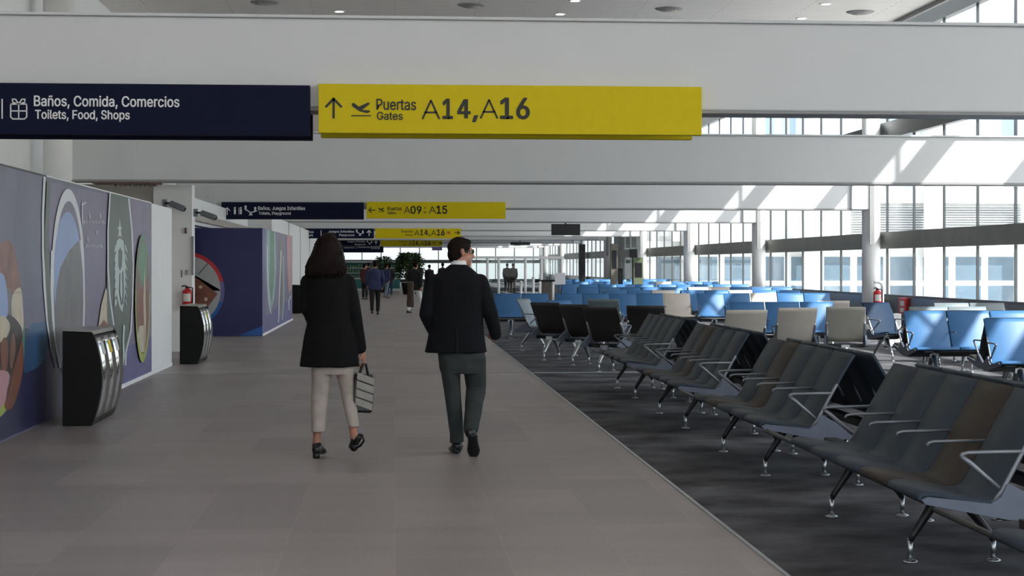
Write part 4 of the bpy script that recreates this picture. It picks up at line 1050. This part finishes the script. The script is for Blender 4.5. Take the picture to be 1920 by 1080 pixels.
# ---------------------------------------------------------------- airport bench
PITCH = .585
SEATP = [(-.445, .452), (-.438, .478), (-.405, .488), (-.33, .482), (-.23, .465), (-.15, .449), (-.10, .448), (-.068, .462), (-.04, .50), (.0, .575), (.062, .69), (.122, .80), (.18, .895), (.208, .942)]
def seat_mesh(m):
    n = len(SEATP); T = .026; up = []; lo = []
    for i, (y, z) in enumerate(SEATP):
        a = Vector(SEATP[max(i-1, 0)]); b = Vector(SEATP[min(i+1, n-1)]); t = (b-a).normalized(); nn = Vector((t.y, -t.x))
        up.append((y, z)); lo.append((y+nn.x*T, z+nn.y*T))
    w = PITCH/2-.007; mb = MB()
    ring = up+lo[::-1]; rings = []
    for x, k in ((-w, .5), (-w+.012, 1), (w-.012, 1), (w, .5)):
        r = []
        for j, (y, z) in enumerate(ring):
            q = up[j] if j < n else lo[2*n-1-j]; c = ((up[j if j < n else 2*n-1-j][0]+lo[j if j < n else 2*n-1-j][0])/2, (up[j if j < n else 2*n-1-j][1]+lo[j if j < n else 2*n-1-j][1])/2)
            r.append(Vector((x, c[0]+(y-c[0])*k, c[1]+(z-c[1])*k)))
        rings.append(r)
    mb.loft(rings, 0, True, True)
    # dark groove line across the back where the pad is stitched
    return mb.mesh('seat', [m])
SEATM = {}
def seat_m(m):
    if m not in SEATM: SEATM[m] = seat_mesh(m)
    return SEATM[m]
def arm_mesh(end):
    mb = MB(); r = .0125 if end else .0105
    mb.tube([(0, -.235, .648), (0, -.228, .662), (0, -.2, .668), (0, -.1, .67), (0, .06, .672)], r, 8, 0, .75)
    if end:
        mb.tube([(0, -.09, .42), (0, -.035, .49), (0, .02, .59), (0, .068, .68), (0, .1, .735)], .0115, 8)
        mb.tube([(0, -.232, .652), (0, -.19, .62), (0, -.12, .56), (0, -.05, .50)], [.0115, .015, .0125, .0115], 8, 0, .9)
    else:
        mb.tube([(0, .045, .672), (0, .07, .668), (0, .05, .60), (0, .015, .53)], .0095, 6)
    return mb.mesh('armrest', ['alu_matt'])
ARM = (arm_mesh(False), arm_mesh(True))
FY = (-.205, .24)
def leg_mesh(mm):
    mb = MB()
    for s in FY:
        k = 1 if s > 0 else -1
        mb.tube([(0, .0+.02*k, .365), (0, .0+.06*k, .34), (0, s/2+.02*k, .24), (0, s-.015*k, .14), (0, s, .11)], [.05, .042, .03, .024, .02], 8, 0, .8)
    mb.box(-.06, .06, -.06, .09, .33, .385)
    return mb.mesh('leg', [mm])
LEG = {m: leg_mesh(m) for m in ('dark_metal', 'alu')}
FOOT = MB().tube([(0, 0, .125), (0, 0, .012)], .014, 10).lathe([(.04, 0), (.038, .008), (.016, .016)], (0, 0, 0), 14).mesh('foot', ['alu'])
def side_mesh():
    mb = MB()
    mb.prism([(-.43, .452), (-.41, .43), (-.25, .40), (-.1, .37), (.0, .352), (.12, .352), (.24, .37), (.25, .385), (.0, .52), (-.02, .52), (-.05, .46), (-.1, .43), (-.25, .448), (-.4, .465)], 0, -.013, .013)
    return mb.mesh('side_panel', ['panel_blue'])
SIDE = side_mesh()
RAIL = MB().tube([(0, -.11, .405), (0, -.055, .44), (0, .0, .54), (0, .075, .68), (0, .10, .72)], [.022, .026, .024, .02, .012], 8, 0, .8).mesh('side_rail', ['alu'])
BEAMS = {}
def beam_m(L):
    k = round(L, 2)
    if k not in BEAMS:
        BEAMS[k] = MB().box(-L/2, L/2, -.03, .05, .345, .40).tube([(-L/2, -.415, .446), (L/2, -.415, .446)], .015).mesh('support_beam', ['dark_metal'])
    return BEAMS[k]
def bench(x, y, rz, cols, label, group, leg='dark_metal', legs=None, ext=0):
    """cols: upholstery of each seat along local +x; the bench faces local -Y"""
    n = len(cols); L = n*PITCH
    t = thing('bench' if n > 1 else 'seat_unit', label, 'bench' if n > 1 else 'seat', (x, y, 0), rz, group)
    b = put('support_beam', beam_m(L-.04+ext), t); b.location = (-ext/2, 0, 0)
    for i, c in enumerate(cols): put('seat', seat_m(c), t, loc=(-L/2+PITCH*(i+.5), 0, 0))
    for i in range(n+1):
        e = i in (0, n)
        put('armrest', ARM[1 if e else 0], t, loc=(-L/2+PITCH*i+(.012 if i == 0 else -.012 if i == n else 0), 0, 0))
    if n == 1:
        for s in (-1, 1): put('side_rail', RAIL, t, loc=(s*(L/2-.02), 0, 0))
    for s in (-1, 1): put('side_panel', SIDE, t, loc=(s*(L/2+.004), 0, 0))
    for lx in (legs if legs else ([-L/2+.35, L/2-.35] if n > 1 else [0])):
        l = put('leg', LEG[leg], t, loc=(lx, 0, 0))
        for fy in FY: put('foot', FOOT, l, loc=(0, fy, 0))
    return t
Bk, Bl, Nv, Be, Gr, Sl, Br = 'vinyl_black', 'vinyl_blue', 'vinyl_navy_shade', 'vinyl_beige', 'vinyl_grey', 'vinyl_slate', 'vinyl_brown_reflection'
# near double row along the walkway: benches face the walkway, back to back with a row facing the glazing
ROW = 'dark five-seat benches along the walkway'
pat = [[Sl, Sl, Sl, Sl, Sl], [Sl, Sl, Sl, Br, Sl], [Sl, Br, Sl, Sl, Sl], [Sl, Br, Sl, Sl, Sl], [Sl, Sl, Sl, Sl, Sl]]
labs = ['slate bench at the very corner of the picture, only its seat edge showing, lower right', 'nearest dark bench facing the walkway, brown reflection painted on fourth seat, cut by right edge',
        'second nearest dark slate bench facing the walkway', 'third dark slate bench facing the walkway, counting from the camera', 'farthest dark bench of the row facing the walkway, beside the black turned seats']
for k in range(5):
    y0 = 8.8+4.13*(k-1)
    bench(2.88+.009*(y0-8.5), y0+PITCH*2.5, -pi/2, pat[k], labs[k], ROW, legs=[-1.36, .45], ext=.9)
labs = ['dark bench facing the glazing, back to back with the nearest walkway bench', 'dark bench facing the glazing, back to back with the second walkway bench',
        'dark bench facing the glazing, back to back with the third walkway bench', 'dark bench facing the glazing, back to back with the last walkway bench']
for k in range(4):
    y0 = 8.8+4.13*k
    bench(3.45+.009*(y0-8.5), y0+PITCH*2.5, pi/2, [Sl]*5, labs[k], 'dark benches facing the glazing')
# turned black seats in the shade
def seat_at(px, ytop, rz, cols, label, group, leg='alu', edge=False):
    """px: picture column of the middle (or left end if edge) of the back, ytop: its top edge"""
    d = (HC-.942)*FPX/(ytop-CY); c = W(px, ytop, d=d)
    f = Vector((sin(rz), -cos(rz))); a = Vector((cos(rz), sin(rz)))
    p = Vector((c.x, c.y))+f*.208
    if edge: p += a*(len(cols)*PITCH/2)*(1 if cos(rz) > 0 else -1)
    return bench(p.x, p.y, rz, cols, label, group, leg)
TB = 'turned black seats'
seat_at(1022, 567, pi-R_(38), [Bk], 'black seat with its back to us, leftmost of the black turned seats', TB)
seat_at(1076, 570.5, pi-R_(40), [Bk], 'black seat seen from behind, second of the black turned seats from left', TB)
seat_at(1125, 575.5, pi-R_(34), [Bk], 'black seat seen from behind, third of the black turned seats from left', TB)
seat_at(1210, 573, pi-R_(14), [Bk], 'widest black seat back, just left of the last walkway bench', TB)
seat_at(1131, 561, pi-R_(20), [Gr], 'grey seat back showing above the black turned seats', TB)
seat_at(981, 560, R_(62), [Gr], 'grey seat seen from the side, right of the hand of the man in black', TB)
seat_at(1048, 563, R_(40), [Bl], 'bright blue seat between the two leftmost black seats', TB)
# pale seats with their backs to us
PB = 'pale seats turned away in the sun'
seat_at(1400, 581, pi, [Be], 'beige seat back, leftmost and lowest of three pale backs behind the dark benches', PB)
seat_at(1496, 577, pi, [Be], 'beige seat back in the middle of three pale backs, its top half sunlit', PB)
seat_at(1586, 575.5, pi-R_(12), ['vinyl_stone'], 'pale grey seat back crossed by a diagonal shadow, left of the navy seat', PB)
seat_at(1562, 564, pi, [Be], 'beige seat back behind the diagonal-shadowed pale grey one', PB)
seat_at(1642, 567, R_(26), [Nv], 'navy seat with shade painted in, below the red extinguisher on the white bent pipe', PB)
# blue rows facing us
BR = 'blue rows facing the camera'
seat_at(1693, 583, 0, [Bl]*5, 'bright blue bench at right, farther of the two facing us in diagonal sunlight', BR, 'alu', True)
seat_at(1843, 597, 0, [Bl]*5, 'bright blue bench nearest the right edge of the picture, facing us', BR, 'alu', True)
def behind(px, ytop, cols, label):
    d = (HC-.942)*FPX/(ytop-CY); c = W(px, ytop, d=d); L = len(cols)*PITCH
    bench(c.x+L/2+.14, c.y+.29+.208, pi, cols, label, BR, 'alu')
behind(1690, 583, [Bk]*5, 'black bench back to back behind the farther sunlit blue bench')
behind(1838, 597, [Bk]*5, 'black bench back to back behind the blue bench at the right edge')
seat_at(1703, 575, 0, [Gr]*2, 'grey seats peeping over the farther blue bench at right, below the red cabinet', BR, 'alu', True)
seat_at(1750, 568, 0, [Gr]*2, 'grey seats farther back, right of the red cabinet on the dark low wall', BR, 'alu', True)
seat_at(1368, 566, 0, [Bl, Bl, Bl], 'shaded blue bench just behind the leftmost beige seat back', BR, 'alu', True)
C3 = 'long blue row across the middle'
def rowx(d, x0, cols_list, labels, group, gap=.14):
    x = x0
    for cols, lab in zip(cols_list, labels):
        L = len(cols)*PITCH
        bench(x+L/2, d-.208, 0, cols, lab, group, 'alu'); x += L+gap
d = 41.0
xl = d*(925-740)/FPX
rowx(d, xl, [[Bl]*2, [Bl, Bl, Bl, Bl, Be], [Bl, Bl, Be, Bl, Bl]],
     ['short blue bench of the long row, left end beside the man in black', 'blue bench of the long row, ending in a sunlit beige seat', 'blue bench at right end of the long row, right of its beige seat'], C3)
names = {46: 'row just behind the long blue row', 52.5: 'second row behind the long blue row', 60: 'third row behind the long blue row', 70: 'fourth row behind the long blue row', 82: 'farthest blue row'}
for (d, xs, pats) in [(46, 5.0, [[Bl, Bl, Be], [Bl, Bl, Be, Bl, Bl]]), (52.5, 5.0, [[Bl]*5, [Be, Be, Bl, Bl, Bl]]), (60, 5.2, [[Bl]*5, [Bl]*5]),
                      (70, 5.9, [[Bl]*5, [Bl, Be, Bl, Bl, Bl]]), (82, 7.0, [[Bl]*5, [Bl]*3])]:
    rowx(d, xs, pats, ['blue bench facing us, left half of the %s' % names[d], 'blue bench facing us, right half of the %s' % names[d]], 'blue rows in the distance')
    for j, p in enumerate(pats):
        L = len(p)*PITCH; x = xs+sum(len(q)*PITCH+.14 for q in pats[:j])
        bench(x+L/2, d+.40, pi, [c for c in p], 'bench facing away, backing onto %s half of the %s' % (('left', 'right')[j], names[d]), 'blue rows in the distance', 'alu')
# ---------------------------------------------------------------- standpipe, red cabinet
q = W(1655, 575, d=48); zz = W(1655, 529, d=48).z
t = thing('standpipe', 'white pipe bent over like a cane behind the navy seats', 'pipe', (q.x, q.y, 0))
MB().tube([(0, 0, 0), (0, 0, zz-.12), (-.03, 0, zz-.04), (-.1, 0, zz), (-.2, 0, zz), (-.22, 0, zz)], .035, 12).lathe([(.1, 0), (.1, .02), (.04, .03)], n=16).build('pipe', 'white_paint', t)
MB().box(-.26, -.03, -.03, .03, .5, .56).build('bracket', 'dark_metal', t)
extinguisher((q.x-.17, q.y-.14, .52), .48, 'red extinguisher hanging from the bent white pipe')
p = W(1686, 586, X=XF-.13); p2 = W(1706, 560, X=XF-.13)
t = thing('hydrant_cabinet', 'red box with white labels on the dark low wall at right', 'cabinet', (XF-.12, (p.y+p2.y)/2, .3))
hw = abs(p.y-p2.y)/2
MB().box(-.08, 0, -.35, .35, 0, .42).build('casing', 'red', t, bevel=.006)
MB().box(-.085, -.08, -.2, .15, .22, .34).box(-.085, -.08, -.2, .15, .06, .16).build('label', 'label_white', t)
a = W(1662, 620, d=36); b = W(1687, 588, d=36)
t = thing('cabinet_box', 'low bright white box on the carpet behind the navy seat', 'box', ((a.x+b.x)/2, a.y, 0))
MB().box(-.13, .13, -.12, .12, .03, b.z).build('body', 'white_paint', t, bevel=.01); MB().box(-.14, .14, -.13, .13, 0, .03).build('base', 'dark_metal', t); MB().box(-.004, .004, -.125, -.12, .06, b.z-.03).build('door_seam', 'beam_edge', t)
# ---------------------------------------------------------------- gate zone: partition, totems, stands
ds = 64.0
def gx(px): return W(px, 500, Y=ds).x
zr = W(950, 485, Y=ds).z
t = thing('glass_partition', 'low glass screen on white posts with a white top rail, beyond the blue rows', 'partition', (gx(880), ds, 0))
x0 = gx(880)
for px in (882, 914, 935, 985, 1015, 1053): MB().tube([(gx(px)-x0, 0, 0), (gx(px)-x0, 0, zr)], .045, 10).build('post', 'white_paint', t)
MB().box(-.1, gx(1056)-x0, -.04, .04, zr, zr+.08).build('top_rail', 'white_paint', t)
MB().box(0, gx(1053)-x0, -.008, .008, .25, zr).build('glass_panel', 'pane_screen', t)
for i, (px, dd, h) in enumerate([(977, 60, .98), (1000, 60, 1.12), (1012, 60.6, .95), (1037, 60, .95)]):
    a = W(px, 540, Y=dd)
    t = thing('barrier_post', ['white barrier post, leftmost of four before the glass screen', 'tall white barrier post, second of four before the glass screen', 'white barrier post close beside the tall one', 'white barrier post below the white notice board'][i], 'post', (a.x, a.y, 0), 0, 'white barrier posts')
    MB().tube([(0, 0, .03), (0, 0, h)], .04, 10).build('pole', 'white_paint', t)
    MB().lathe([(.16, 0), (.15, .025), (.05, .035)], n=16).build('base', 'alu', t); MB().ball((0, 0, h+.03), .05, .05, .05).build('cap', 'white_paint', t)
a = W(1050, 535, Y=61.5)
t = thing('notice_stand', 'white notice board on a pole before the grey glass screen', 'notice stand', (a.x, a.y, 0))
MB().box(-.17, .17, -.02, .02, .92, 1.3).build('board', 'sign_white', t, bevel=.006); MB().tube([(0, .03, 0), (0, .03, .95)], .03).build('pole', 'alu_matt', t); MB().box(-.16, .16, -.14, .14, 0, .025).build('base', 'alu_matt', t)
a = W(1030, 540, Y=62.2)
t = thing('podium', 'grey brown boarding podium left of the white notice board', 'counter', (a.x, a.y, 0))
MB().box(-.24, .24, -.2, .2, 0, 1.02).build('body', 'totem_brown', t, bevel=.01); MB().box(-.28, .28, -.24, .24, 1.02, 1.07).build('top', 'dark_metal', t, bevel=.006)
def totem(px0, px1, ytop, dd, m, name, label, cat, extra=None, h0=0):
    a = W(px0, ytop, Y=dd); b = W(px1, ytop, Y=dd); w_ = (b.x-a.x)/2
    t = thing(name, label, cat, ((a.x+b.x)/2, dd, 0))
    MB().box(-w_, w_, -.12, .12, .04, a.z).build('body', m, t, bevel=.01); MB().box(-w_-.05, w_+.05, -.2, .2, 0, .04).build('base', 'dark_metal', t)
    MB().box(-w_*.75, w_*.75, -.125, -.12, a.z*.62, a.z*.9).build('screen', 'screen_black', t)
    return t
totem(1086, 1097, 458, 72, 'dark_metal', 'information_totem', 'tall dark grey information totem, leftmost of the totems beyond the seats', 'totem')
totem(1145, 1157, 457, 66, 'totem_brown', 'information_totem', 'tall brown information totem beyond the seats with dark box beside', 'totem')
totem(1158.8, 1167, 503, 66.6, 'dark_metal', 'cabinet_box', 'low dark box right beside the brown totem', 'cabinet')
totem(1187, 1205, 483, 66, 'totem_green', 'information_stand', 'green grey panel with a black box above, right of brown totem', 'panel')
a = W(1181, 483, Y=66.4); b = W(1195, 467, Y=66.4)
t = thing('post_monitor', 'black boxy screen on a thin pole over the green grey panel', 'screen', ((a.x+b.x)/2, 66.5, 0))
MB().box(-.13, .13, -.1, .1, a.z, b.z).build('housing', 'black', t, bevel=.006); MB().tube([(0, .16, 0), (0, .16, a.z+.1), (0, .05, a.z+.1)], .025).build('pole', 'dark_metal', t); MB().box(-.1, .1, -.104, -.1, a.z+.03, b.z-.03).build('screen', 'screen_black', t)
